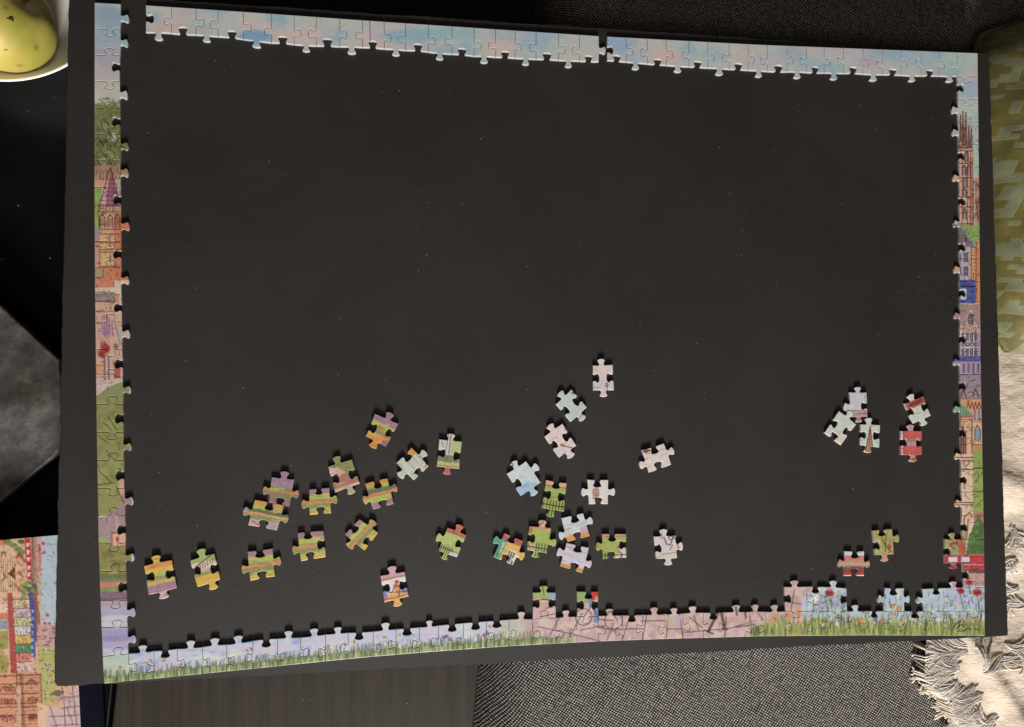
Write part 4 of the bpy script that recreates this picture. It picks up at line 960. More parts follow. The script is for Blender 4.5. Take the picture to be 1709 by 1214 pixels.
# zoom key, corners TL TR BR BL, edges top right bottom left (sign, t), picture, label
T, S_ = 1, -1
LOOSE = [
 ('A', [(1243, 153), (1440, 240), (1335, 435), (1165, 345)], [(T, .55), (S_, .47), (T, .5), (S_, .42)], a_A1, 'striped purple, green and orange puzzle piece, topmost of the striped field pieces'),
 ('A', [(847, 603), (1050, 540), (1118, 745), (908, 822)], [(T, .42), (S_, .55), (T, .42), (S_, .5)], a_A2, 'green and dusty brown puzzle piece with a pink corner, top of the left heap'),
 ('A', [(372, 690), (560, 710), (520, 940), (346, 905)], [(T, .54), (T, .52), (S_, .5), (T, .45)], a_A3, 'puzzle piece with purple top half and brown foot touching a yellow-topped piece'),
 ('A', [(230, 882), (472, 930), (415, 1142), (172, 1097)], [(S_, .53), (T, .48), (S_, .5), (T, .5)], a_A4, 'yellow-topped puzzle piece with a pink lower edge, touching the purple-topped one'),
 ('A', [(690, 795), (858, 780), (875, 996), (693, 1010)], [(S_, .47), (T, .48), (S_, .48), (T, .43)], a_field, 'purple to yellow striped piece with four-way bar, right of the touching pair'),
 ('A', [(1160, 745), (1350, 700), (1403, 915), (1225, 965)], [(S_, .52), (T, .42), (S_, .48), (T, .42)], a_A6, 'striped puzzle piece with orange top and purple feet below the grey-green tilted piece'),
 ('B', [(412, 570), (540, 440), (685, 600), (560, 718)], [(S_, .55), (T, .5), (S_, .55), (T, .52)], a_B1, 'tilted pale grey-green puzzle piece with one orange corner'),
 ('B', [(775, 370), (966, 390), (943, 622), (752, 600)], [(T, .5), (S_, .53), (T, .52), (S_, .5)], a_B2, 'puzzle piece with cream and green top, dark green band and red lower knob'),
 ('C', [(878, 207), (1050, 200), (1060, 422), (878, 422)], [(T, .43), (S_, .5), (T, .5), (S_, .5)], a_C1, 'upright pinkish white puzzle piece, the topmost loose piece on the board'),
 ('C', [(557, 543), (690, 415), (825, 570), (685, 697)], [(T, .5), (S_, .52), (T, .48), (S_, .52)], a_C2, 'tilted pale blue-green puzzle piece just below the topmost loose piece'),
 ('C', [(460, 822), (615, 710), (735, 900), (585, 1005)], [(T, .48), (S_, .5), (T, .48), (S_, .52)], a_C3, 'tilted pinkish white puzzle piece with a fine red line running to its lower knob'),
 ('C', [(1300, 940), (1490, 880), (1555, 1065), (1362, 1135)], [(S_, .53), (T, .45), (S_, .53), (T, .4)], a_C4, 'pale pink puzzle piece lying alone right of the middle with a rusty corner'),
 ('D', [(225, 247), (380, 145), (500, 320), (338, 430)], [(T, .5), (T, .42), (T, .47), (S_, .47)], a_D1, 'pale sky blue puzzle piece with three knobs'),
 ('D', [(543, 298), (712, 325), (688, 558), (505, 528)], [(S_, .52), (S_, .5), (T, .55), (S_, .5)], a_D2, 'lime green puzzle piece with peach top and dark fence along its lower edge'),
 ('D', [(880, 295), (1050, 297), (1048, 496), (893, 497)], [(S_, .48), (T, .5), (S_, .5), (T, .5)], a_D3, 'white puzzle piece with a small rust red scaffold drawing in its middle'),
 ('D', [(670, 610), (845, 570), (900, 755), (720, 805)], [(S_, .58), (T, .4), (S_, .52), (T, .32)], a_D4, 'pale blue and white streaked puzzle piece with orange foot, upper of the two'),
 ('D', [(408, 675), (585, 690), (553, 898), (390, 870)], [(T, .58), (T, .55), (T, .55), (S_, .5)], a_D5, 'lime green puzzle piece with pink top knob beside the streaked orange-footed pair'),
 ('D', [(203, 730), (357, 795), (272, 992), (112, 925)], [(S_, .45), (T, .55), (S_, .45), (T, .62)], a_D6, 'green, red and yellow puzzle piece showing a shop front'),
 ('D', [(710, 810), (893, 850), (838, 1058), (655, 1000)], [(S_, .54), (T, .6), (S_, .42), (T, .55)], a_D7, 'lilac and white streaked puzzle piece with orange foot, lower of the two'),
 ('D', [(1000, 740), (1197, 740), (1198, 932), (1008, 945)], [(S_, .42), (S_, .45), (S_, .65), (T, .52)], a_D8, 'lime green puzzle piece with a brown-haired figure in its lower corner'),
 ('D', [(1422, 760), (1600, 752), (1612, 935), (1440, 940)], [(T, .45), (T, .5), (T, .42), (S_, .45)], a_D9, 'pale puzzle piece with black pen loops, lying right of the green figure piece'),
 ('E', [(525, 235), (716, 237), (728, 512), (540, 515)], [(T, .48), (S_, .55), (T, .52), (T, .42)], a_E1, 'lavender white puzzle piece with brown stripes at its foot in the right-hand heap'),
 ('E', [(245, 690), (405, 445), (600, 600), (430, 830)], [(S_, .5), (T, .48), (S_, .45), (S_, .52)], a_E2, 'tilted pale mint puzzle piece, leftmost of the right-hand heap'),
 ('E', [(650, 598), (868, 605), (858, 858), (638, 828)], [(T, .42), (S_, .48), (T, .55), (S_, .5)], a_E3, 'pale puzzle piece with a narrow brown church spire'),
 ('E', [(1145, 365), (1355, 278), (1440, 500), (1240, 590)], [(T, .42), (S_, .5), (T, .48), (S_, .55)], a_E4, 'tilted puzzle piece with red-brown upper half and white lower half'),
 ('E', [(1100, 670), (1340, 670), (1340, 940), (1103, 942)], [(T, .47), (S_, .52), (T, .42), (S_, .52)], a_E5, 'coral red puzzle piece with a grey middle'),
 ('F', [(115, 597), (380, 540), (430, 805), (158, 872)], [(T, .46), (S_, .47), (T, .5), (S_, .6)], a_F1, 'orange, green and purple striped puzzle piece, leftmost loose piece on the board'),
 ('F', [(555, 545), (782, 478), (840, 725), (625, 797)], [(T, .52), (S_, .55), (T, .38), (S_, .58)], a_F2, 'puzzle piece with green top, cream drawing and yellow lower half'),
 ('F', [(1100, 460), (1340, 430), (1362, 695), (1127, 740)], [(S_, .47), (T, .48), (S_, .5), (T, .42)], a_field, 'purple to yellow striped piece with two side knobs, right of the green and yellow piece'),
 ('G', [(95, 285), (340, 262), (362, 512), (127, 552)], [(S_, .38), (S_, .5), (S_, .6), (T, .42)], a_field, 'purple to yellow striped piece with a single side knob'),
 ('G', [(545, 295), (685, 150), (860, 280), (730, 450)], [(S_, .5), (T, .55), (S_, .6), (T, .55)], a_field, 'purple to yellow striped piece tilted steeply'),
 ('G', [(882, 690), (1115, 650), (1152, 885), (920, 945)], [(T, .5), (S_, .52), (T, .5), (S_, .52)], a_G3, 'puzzle piece with an orange figure and blue corners, nearest above the bottom edge'),
 ('G', [(1520, 230), (1700, 305), (1610, 515), (1435, 450)], [(T, .52), (S_, .45), (T, .6), (T, .5)], a_G4, 'lime green puzzle piece with a red top knob and black fence rails'),
 ('H', [(470, 405), (690, 405), (688, 685), (460, 685)], [(S_, .53), (T, .53), (S_, .48), (T, .5)], a_H1, 'red, tan and brown striped puzzle piece with two side knobs, lower right'),
 ('H', [(785, 175), (1003, 155), (1022, 440), (808, 450)], [(S_, .47), (T, .4), (T, .48), (S_, .38)], a_H2, 'olive green puzzle piece with orange flowers, lower right'),
]
for key, cs, ed, art, label in LOOSE:
    x0, y0, s = ZOOM[key]
    q = [board(x0 + x / s, y0 + y / s) for x, y in cs]
    sz = np.mean([np.linalg.norm(q[1] - q[0]), np.linalg.norm(q[2] - q[3])])
    outl = np.vstack([edge(q[i], q[(i + 1) % 4], ed[i][0], ed[i][1], 1.0) for i in range(4)])
    V, F, n = piece_geo(outl, 0.0)
    # own picture coordinates of the piece: 36 wide, 44 high
    src = np.array([[*p, 1.0] for p in q]); dst = np.array([(0, 0), (36, 0), (36, 44), (0, 44.)])
    Mx, *_ = np.linalg.lstsq(src, dst, rcond=None)
    uv = np.column_stack([V[:n, :2], np.ones(n)]) @ Mx
    a = Art(uv[:, 0], uv[:, 1], (200, 200, 200))
    art(a); streaks(a, [(236, 226, 206), (130, 120, 104), (200, 180, 150)], 9, rl, 0, 12); a.wash(16, 5, len(label)); a.c = 255 * (np.clip(a.c, 0, 255) / 255) ** 1.12; a.c = a.c * .80 + a.c.mean(1, keepdims=True) * .20; a.c = a.c + (fbm(a.x / 1.5, a.y / 1.5, 40, 2)[:, None] - .5) * 14
    o = finish_piece('puzzle_piece', V, F, n, a.c)
    o.rotation_euler = (rl.uniform(-.012, .012), rl.uniform(-.012, .012), 0); o.location.z += .00014
    tag(o, label, 'puzzle piece', 'loose puzzle pieces on the board')

# ---------------------------------------------------------------- puzzle box under the board's near left corner
ZL = .0492
M_NAVY = simple('navy_card', (.008, .016, .048), .5, .4, .15, 60)
pa = at(131.5, 1150, ZL); pb = at(135.5, 1214, ZL); pn = at(0, 902, ZL); pn2 = at(90, 894, ZL)
ax = (pn2 - pn)[:2]; ax /= np.linalg.norm(ax)                # box x axis
ay = np.array([-ax[1], ax[0]])
# north-east corner: meet of the two edges
tpar = np.linalg.solve(np.column_stack([ax, ay]), pa[:2] - pn[:2])
ne = pn[:2] + ax * tpar[0]
boxo = empty('puzzle_box', (float(ne[0] - ax[0] * .14 - ay[0] * .19), float(ne[1] - ax[1] * .14 - ay[1] * .19), 0))
tag(boxo, 'jigsaw box with a town picture on its lid, under the near left board corner', 'box')
BW, BH = .28, .38
def box_pt(u, v):   # u,v metres from the north-east corner, west and south
    p = ne - ax * u - ay * v
    return p
us = np.concatenate([np.arange(0, .085, .00065), np.linspace(.0855, BW, 12)])
vs = np.concatenate([np.arange(0, .150, .00065), np.linspace(.151, BH, 14)])
gu, gv = np.meshgrid(us, vs)
pts = ne[None, :] - gu.ravel()[:, None] * ax - gv.ravel()[:, None] * ay
V = np.column_stack([pts[:, 0] - boxo.location.x, pts[:, 1] - boxo.location.y, np.full(len(pts), ZL)])
nu_ = len(us); nv_ = len(vs)
F = [(j * nu_ + i, (j + 1) * nu_ + i, (j + 1) * nu_ + i + 1, j * nu_ + i + 1) for j in range(nv_ - 1) for i in range(nu_ - 1)]
F = [q[::-1] for q in F]
lx, ly = plan(pts, ZL)
B = Art(lx, ly, (216, 176, 150))
lz = lambda x, y: (x / 3.635, 880 + y / 3.635)
def q_(x0, y0, x1, y1, c, a=1.0, t=.0):
    (a0, b0_), (a1, b1_) = lz(x0, y0), lz(x1, y1); B.rect(a0, b0_, a1, b1_, c, a, t)
def l_(pts_, c, w=1.0, a=.8): B.line([lz(*p) for p in pts_], c, w, a)
def b_(x, y, rx, ry, c, a=.8, sd=0): B.blob(*lz(x, y), rx / 3.635, ry / 3.635, c, a, .4, sd)
rb = random.Random(9)
q_(-900, 60, 150, 420, (226, 190, 156), 1, .2)
q_(-60, 60, 60, 110, (206, 120, 90), .9, .3)
for _ in range(10): b_(rb.uniform(30, 145), rb.uniform(85, 150), 26, 16, rb.choice([(104, 136, 78), (140, 158, 90), (84, 112, 66)]), .8, rb.randint(0, 50))
q_(-60, 195, 96, 392, (232, 200, 164), 1, .1)
for x in range(-50, 96, 14): l_([(x, 196), (x, 390)], (176, 120, 84), .9, .6)
for t in range(0, 5): l_([(28 * math.cos(t * .4 - .8), 300 + 28 * math.sin(t * .4 - .8)), (28 * math.cos((t + 1) * .4 - .8), 300 + 28 * math.sin((t + 1) * .4 - .8))], (96, 90, 90), 1.8, .9)
B.poly([lz(48, 280), lz(95, 228), lz(95, 325)], (124, 74, 60), 1)
b_(20, 160, 20, 16, (206, 160, 120), .8); l_([(8, 185), (10, 160), (30, 148), (34, 185)], (130, 76, 60), 1.1, .8); b_(118, 170, 24, 20, (196, 96, 80), .8); l_([(100, 190), (118, 160), (138, 190)], (130, 50, 46), 1.4, .8)
for _ in range(24): b_(rb.uniform(95, 150), rb.uniform(195, 400), 14, 16, rb.choice([(206, 150, 110), (136, 140, 84), (190, 120, 90), (226, 190, 150), (150, 96, 76)]), .7, rb.randint(0, 60))
q_(190, 60, 226, 700, (148, 96, 86), 1, .2); q_(205, 60, 222, 360, (190, 160, 150), .7)
q_(222, 55, 262, 420, (206, 172, 160), 1, .2); q_(232, 110, 258, 270, (214, 110, 116), .8, .3)
q_(250, 40, 420, 590, (176, 200, 214), 1, .2)
for _ in range(26): b_(rb.uniform(250, 335), rb.uniform(70, 590), rb.uniform(4, 9), rb.uniform(4, 9), rb.choice([(196, 60, 76), (150, 170, 180), (206, 216, 220), (110, 130, 170), (130, 160, 120)]), .8, rb.randint(0, 60))
for x, y in ((262, 100), (268, 155), (240, 130), (300, 585), (272, 585), (288, 535)): b_(x, y, 11, 11, (204, 50, 66), .95)
B.poly([lz(146, 66), lz(184, 66), lz(196, 316), lz(166, 318)], (206, 50, 52), 1)
for y in (95, 140, 185, 235, 275): q_(158 + y * .045, y, 172 + y * .045, y + 24, (232, 220, 222), .9)
l_([(148, 66), (168, 318)], (240, 210, 200), 1, .7); l_([(184, 66), (196, 316)], (236, 220, 216), 1.2, .8)
for _ in range(22): b_(rb.uniform(130, 215), rb.uniform(325, 480), 16, 18, rb.choice([(70, 140, 96), (104, 150, 90), (150, 160, 70), (60, 110, 80), (176, 150, 70)]), .75, rb.randint(0, 60))
q_(-900, 410, 46, 892, (224, 186, 156), 1, .2)
for y0, y1, c in ((470, 520, (232, 214, 190)), (520, 560, (214, 120, 100)), (565, 620, (130, 156, 184)), (630, 740, (150, 160, 84)), (745, 770, (230, 206, 180)), (775, 890, (160, 158, 76))): q_(-60, y0, 48, y1, c, .85, .25)
for _ in range(14): b_(rb.uniform(-5, 48), rb.uniform(640, 885), 14, 16, rb.choice([(120, 140, 66), (176, 160, 80), (190, 140, 90)]), .7, rb.randint(0, 60))
B.poly([lz(40, 400), lz(76, 400), lz(108, 890), lz(66, 890)], (186, 84, 78), 1, .15)
cols = [(226, 206, 170), (206, 190, 200), (200, 206, 150), (216, 216, 220), (232, 196, 96), (84, 160, 110), (226, 130, 122), (226, 200, 190)]
for k, c in enumerate(cols):
    y = 440 + k * 54; q_(80 + k * 3, y, 190, y + 52, c, 1, .15)
    for _ in range(12):
        x = rb.uniform(90 + k * 3, 182); yy = rb.uniform(y + 4, y + 44); l_([(x, yy), (x + rb.uniform(-2, 8), yy + rb.uniform(3, 12))], rb.choice([(110, 96, 116), (150, 110, 100), (226, 216, 206), (96, 84, 90)]), rb.uniform(1, 1.8), .55)
    l_([(82 + k * 3, y), (188, y - 2)], (130, 84, 80), 1, .7); b_(160, y + 34, 6, 14, (140, 90, 80), .6, k)
B.poly([lz(176, 400), lz(200, 400), lz(218, 560), lz(214, 790), lz(190, 790), lz(186, 560)], (72, 92, 166), 1, .2)
for y in range(500, 770, 44): q_(190, y, 204, y + 20, (196, 206, 226), .7)
B.poly([lz(200, 395), lz(222, 400), lz(246, 560), lz(244, 700), lz(216, 700), lz(218, 560)], (150, 104, 98), .9, .2)
q_(226, 590, 340, 730, (206, 166, 164), 1, .2)
for _ in range(16): x = rb.uniform(222, 320); y = rb.uniform(610, 720); l_([(x, y), (x + rb.uniform(8, 26), y + rb.uniform(-8, 8))], rb.choice([(100, 70, 74), (130, 96, 96), (90, 80, 90)]), 1.6, .7)
B.poly([lz(232, 715), lz(340, 740), lz(348, 1080), lz(262, 1090), lz(240, 900)], (178, 186, 110), 1, .4)
for x, y in ((280, 745), (290, 830), (275, 860), (300, 940), (290, 1015), (335, 1010), (302, 870)): b_(x, y, 18, 9, (226, 214, 214), .9, int(y)); b_(x - 14, y, 7, 7, (120, 80, 66), .9); l_([(x, y), (x + 22, y + 4)], (130, 90, 96), 1.2, .7)
q_(-900, 885, 246, 1700, (218, 156, 124), 1, .2)
for y in (900, 950, 1010, 1070, 1090, 1140): l_([(-20, y + 5), (240, y - 4)], (140, 76, 60), 1.2, .75)
for x in (100, 122, 134, 246): l_([(x, 890), (x + 16, 1240)], (150, 84, 66), 1.4, .7)
q_(104, 960, 126, 1240, (206, 186, 166), .8)
for x, y in ((190, 945), (196, 1050), (202, 1155), (30, 985), (66, 985), (30, 1060), (70, 1062), (18, 1165), (66, 1165)):
    b_(x, y, 26 if x > 100 else 14, 16, (170, 96, 76), .85, y); l_([(x - 26, y + 14), (x - 22, y - 10), (x, y - 20), (x + 22, y - 10), (x + 26, y + 14)], (110, 56, 48), 1.1, .8)
for y in range(895, 1230, 20): l_([(140, y), (236, y - 2)], (190, 120, 92), .8, .5)
b_(196, 1150, 30, 22, (120, 60, 50), .7)
B.poly([lz(250, 1090), lz(340, 1070), lz(470, 960), lz(520, 960), lz(520, 1700), lz(270, 1700)], (206, 178, 180), 1, .15)
B.poly([lz(226, 1060), lz(290, 1090), lz(270, 1260), lz(230, 1260)], (226, 190, 160), .9)
for q in ([(380, 975), (400, 1240)], [(440, 970), (470, 1240)], [(360, 1040), (480, 1025)], [(370, 1100), (485, 1085)], [(300, 1150), (490, 1140)], [(310, 1205), (490, 1196)], [(300, 1080), (350, 1230)], [(420, 1030), (424, 1090)], [(410, 1090), (418, 1150)], [(455, 1085), (450, 1140)], [(430, 1140), (440, 1200)]): l_(q, (120, 92, 100), 1.0, .7)
B.poly([lz(300, 1010), lz(350, 985), lz(392, 1000), lz(360, 1030)], (110, 96, 96), .8)
q_(300, 1060, 370, 1090, (222, 170, 120), .8); q_(470, 900, 560, 1700, (200, 176, 180), .3)
for _ in range(900):
    x = rb.uniform(0, 480); y = rb.uniform(70, 1230); t_ = rb.choice([0, 0, 1.57, .5, 2.6]); l2 = rb.uniform(5, 16)
    if x > 250 and (y < 600 or y > 1060): continue
    l_([(x, y), (x + math.cos(t_) * l2, y + math.sin(t_) * l2)], rb.choice([(150, 96, 80), (120, 80, 70), (176, 120, 96), (236, 214, 196)]), 1, rb.uniform(.3, .65))
B.wash(12, 6); B.wash(9, 2.4, 5); B.c = 255 * (np.clip(B.c, 0, 255) / 255) ** 1.15; B.c = B.c * .88 + B.c.mean(1, keepdims=True) * .12
me = mesh('lid_print', V, F)
set_col(me, B.c, .8)
lid = link('lid', extrude_poly([box_pt(0, 0) - np.array(boxo.location[:2]), box_pt(0, BH) - np.array(boxo.location[:2]), box_pt(BW, BH) - np.array(boxo.location[:2]), box_pt(BW, 0) - np.array(boxo.location[:2])], .006, ZL - .0003, .0004, 1), M_NAVY, boxo)
link('lid_picture', me, M_LID, lid)
ins = [box_pt(.002, .002), box_pt(.002, BH - .002), box_pt(BW - .002, BH - .002), box_pt(BW - .002, .002)]
link('box_base', extrude_poly([p - np.array(boxo.location[:2]) for p in ins], 0.0003, .02), M_NAVY, boxo)

# ---------------------------------------------------------------- bowl with fruit
def lathe(prof, n=72, smooth=True, name='lathe'):
    v = []; f = []
    for r, z in prof:
        for k in range(n):
            a = 2 * math.pi * k / n; v.append((r * math.cos(a), r * math.sin(a), z))
    for i in range(len(prof) - 1):
        for k in range(n):
            f.append((i * n + k, i * n + (k + 1) % n, (i + 1) * n + (k + 1) % n, (i + 1) * n + k))
    f.append(tuple(range(n))[::-1]); f.append(tuple((len(prof) - 1) * n + k for k in range(n)))
    return mesh(name, v, f, smooth)
M_CER = simple('white_glazed_ceramic', (.80, .775, .74), .18, .5, .03, 12)
ZR = .0475
bc = at(4, -45, ZR); br_ = float(np.linalg.norm(at(4, 136, ZR) - bc))
s = br_ / .08
prof = [(.001, .004), (.03 * s, .004), (.033 * s, 0), (.037 * s, 0), (.039 * s, .005), (.058 * s, .018), (.072 * s, .034), (.0785 * s, ZR - .002), (.080 * s, ZR - .0006), (.0797 * s, ZR), (.0782 * s, ZR - .0001), (.0765 * s, ZR - .0012), (.070 * s, .0405), (.055 * s, .0335), (.036 * s, .029), (.001, .028)]
prof = prof[:1] + prof[1:]
bowl = link('bowl', lathe(prof, 96, True, 'bowl'), M_CER, None, (float(bc[0]), float(bc[1]), 0))
tag(bowl, 'white ceramic bowl holding yellow-green fruit beside the far left board corner', 'bowl')
def fruit_mat():
    m, nt, b = new_mat('yellow_green_peel')
    v = coords(nt)
    n = noise(nt, v, 22, 3); r = ramp(nt, [(.33, (.22, .22, .035)), (.5, (.34, .28, .055)), (.68, (.44, .35, .085))])
    nt.links.new(n.outputs[0], r.inputs[0])
    vo = nd(nt, 'ShaderNodeTexVoronoi'); vo.inputs['Scale'].default_value = 55
    nt.links.new(v, vo.inputs['Vector'])
    r2 = ramp(nt, [(.0, (.25, .18, .05)), (.10, (.6, .5, .3)), (.16, (1, 1, 1))]); nt.links.new(vo.outputs['Distance'], r2.inputs[0])
    mx = nd(nt, 'ShaderNodeMix', data_type='RGBA', blend_type='MULTIPLY'); mx.inputs[0].default_value = .6
    nt.links.new(r.outputs[0], mx.inputs[6]); nt.links.new(r2.outputs[0], mx.inputs[7]); nt.links.new(mx.outputs[2], b.inputs['Base Color'])
    b.inputs['Roughness'].default_value = .5; b.inputs['Specular IOR Level'].default_value = .5
    b.inputs['Subsurface Weight'].default_value = .08; b.inputs['Subsurface Scale'].default_value = .004
    return m
M_PEEL = fruit_mat()
M_BRUISE = simple('brown_bruise', (.035, .014, .008), .6, .3, .4, 300)
M_STEM = simple('brown_stem', (.09, .05, .02), .7, .3, .4, 300)
def fruit(px, py, z, r, rot, label, spots, stretch=(1, 1, 1)):
    c = at(px, py, z)
    v = []; f = []; nu, nv = 40, 28
    for j in range(nv + 1):
        t = math.pi * j / nv
        for i in range(nu):
            p = 2 * math.pi * i / nu
            rad = r * (1 + .05 * math.cos(2 * t) * -1 - .16 * math.exp(-(t / .32) ** 2) - .14 * math.exp(-((math.pi - t) / .28) ** 2) + .018 * math.cos(5 * p) * math.sin(t))
            v.append((rad * math.sin(t) * math.cos(p) * stretch[0], rad * math.sin(t) * math.sin(p) * stretch[1], rad * math.cos(t) * stretch[2]))
    for j in range(nv):
        for i in range(nu):
            a = j * nu + i; b_2 = j * nu + (i + 1) % nu
            f.append((a, a + nu, b_2 + nu, b_2))
    o = empty('fruit', tuple(float(k) for k in c)); o.rotation_euler = rot
    tag(o, label, 'fruit', 'fruit in the bowl')
    link('peel', mesh('peel', v, f, True), M_PEEL, o)
    tv, tf = tube([(0, 0, r * .82), (.001, 0, r * .95), (.003, .001, r * 1.12)], [.0016, .0013, .0018], 7)
    link('stem', mesh('stem', tv, tf, True), M_STEM, o)
    Ri = o.rotation_euler.to_matrix().transposed()
    for (sx_, sy_, w, h_) in spots:   # flat bruises lying on the peel, seen from above
        d0 = Ri @ Vector((sx_, sy_, math.sqrt(max(.02, 1 - sx_ ** 2 - sy_ ** 2))))
        k = min(range(len(v)), key=lambda q: -(Vector(v[q]).normalized().dot(d0)))
        n0 = Vector(v[k]).normalized(); R0 = Vector(v[k]).length
        t1 = (Ri @ Vector((1, 0, 0))); t1 = (t1 - n0 * t1.dot(n0)).normalized(); t2 = n0.cross(t1)
        sv_ = [n0 * (R0 + .0006)]; m_ = 12
        for q in range(m_):
            an = 2 * math.pi * q / m_; rr_ = 1 + .3 * math.sin(3 * an + sx_ * 9) + .15 * math.sin(5 * an)
            sv_.append(n0 * (R0 - .0002) + t1 * math.cos(an) * w * rr_ + t2 * math.sin(an) * h_ * rr_)
        link('bruise', mesh('bruise', sv_, [(0, 1 + q, 1 + (q + 1) % m_) for q in range(m_)], True), M_BRUISE, o)
    return o
fruit(1, 36, .0585, .0325, (math.radians(62), 0, math.radians(115)), 'yellow-green fruit with a dark brown spot, nearest in the bowl', [(.50, -.30, .0026, .0014), (.30, -.78, .0013, .0005), (.1, -.45, .0008, .0005)], (1.0, 1.08, 1.0))
fruit(-40, -95, .048, .036, (math.radians(-30), .4, .3), 'greener fruit at the back of the bowl, cut by the picture edge', [])

# ---------------------------------------------------------------- slate slab and the brown dish on it
def slate_mat():
    m, nt, b = new_mat('grey_slate')
    v = coords(nt)
    n = noise(nt, v, 42, 9, .66); r = ramp(nt, [(.34, (.030, .026, .023)), (.5, (.072, .068, .067)), (.66, (.155, .149, .147))])
    nt.links.new(n.outputs[0], r.inputs[0])
    n2 = noise(nt, v, 16, 5); r2 = ramp(nt, [(.38, (.40, .33, .26)), (.6, (1, 1, 1))]); nt.links.new(n2.outputs[0], r2.inputs[0])
    mx = nd(nt, 'ShaderNodeMix', data_type='RGBA', blend_type='MULTIPLY'); mx.inputs[0].default_value = 1
    nt.links.new(r.outputs[0], mx.inputs[6]); nt.links.new(r2.outputs[0], mx.inputs[7]); nt.links.new(mx.outputs[2], b.inputs['Base Color'])
    b.inputs['Roughness'].default_value = .55
    bump(nt, b, n.outputs[0], .5, .002)
    return m
ZT = .027
spx = [(-150, 372), (-60, 455), (0, 510), (97.5, 600), (103, 680), (98, 752), (88, 764), (0, 838), (-90, 915), (-170, 900), (-210, 640)]
sp3 = [at(x, y, ZT)[:2] for x, y in spx]
sc_ = np.mean(sp3, axis=0)
sl_me = extrude_poly([p - sc_ for p in sp3], -.008, 0, .0012, 2)
M_SLATE = slate_mat()
slab = empty('stone_slab', (float(sc_[0]), float(sc_[1]), 0))
link('slab', sl_me, M_SLATE, slab, (0, 0, ZT))
for p in sp3[1::3]:  # unseen feet, added to lift the slab out of the box's shadow
    d_ = (p - sc_) * .72
    link('foot', lathe([(.009, .0002), (.010, .004), (.010, ZT - .0085)], 20), M_UNLIT, slab, (float(d_[0]), float(d_[1]), 0))
tag(slab, 'cloudy grey many-sided stone slab on the table left of the board', 'stone slab', None, 'thing')
M_DISH = simple('brown_glazed_dish', (.115, .062, .033), .4, .5, .3, 60)
dz = .045
c_l = at(85.5, 728, dz); R_d = .088
dish_prof = [(.001, .003), (.05, .003), (.052, 0), (.055, 0), (.066, .004), (.080, .010), (R_d - .0006, .0170), (R_d, .0175), (R_d - .0008, .0180), (.0795, .0118), (.064, .0065), (.001, .0045)]
dish = link('dish', lathe(dish_prof, 96, True, 'dish'), M_DISH, None, (float(c_l[0]) + R_d + .0044, float(c_l[1]) + .001, ZT + .0006))
tag(dish, 'brown dish on the stone slab, only a thin curved rim showing past the board', 'dish')

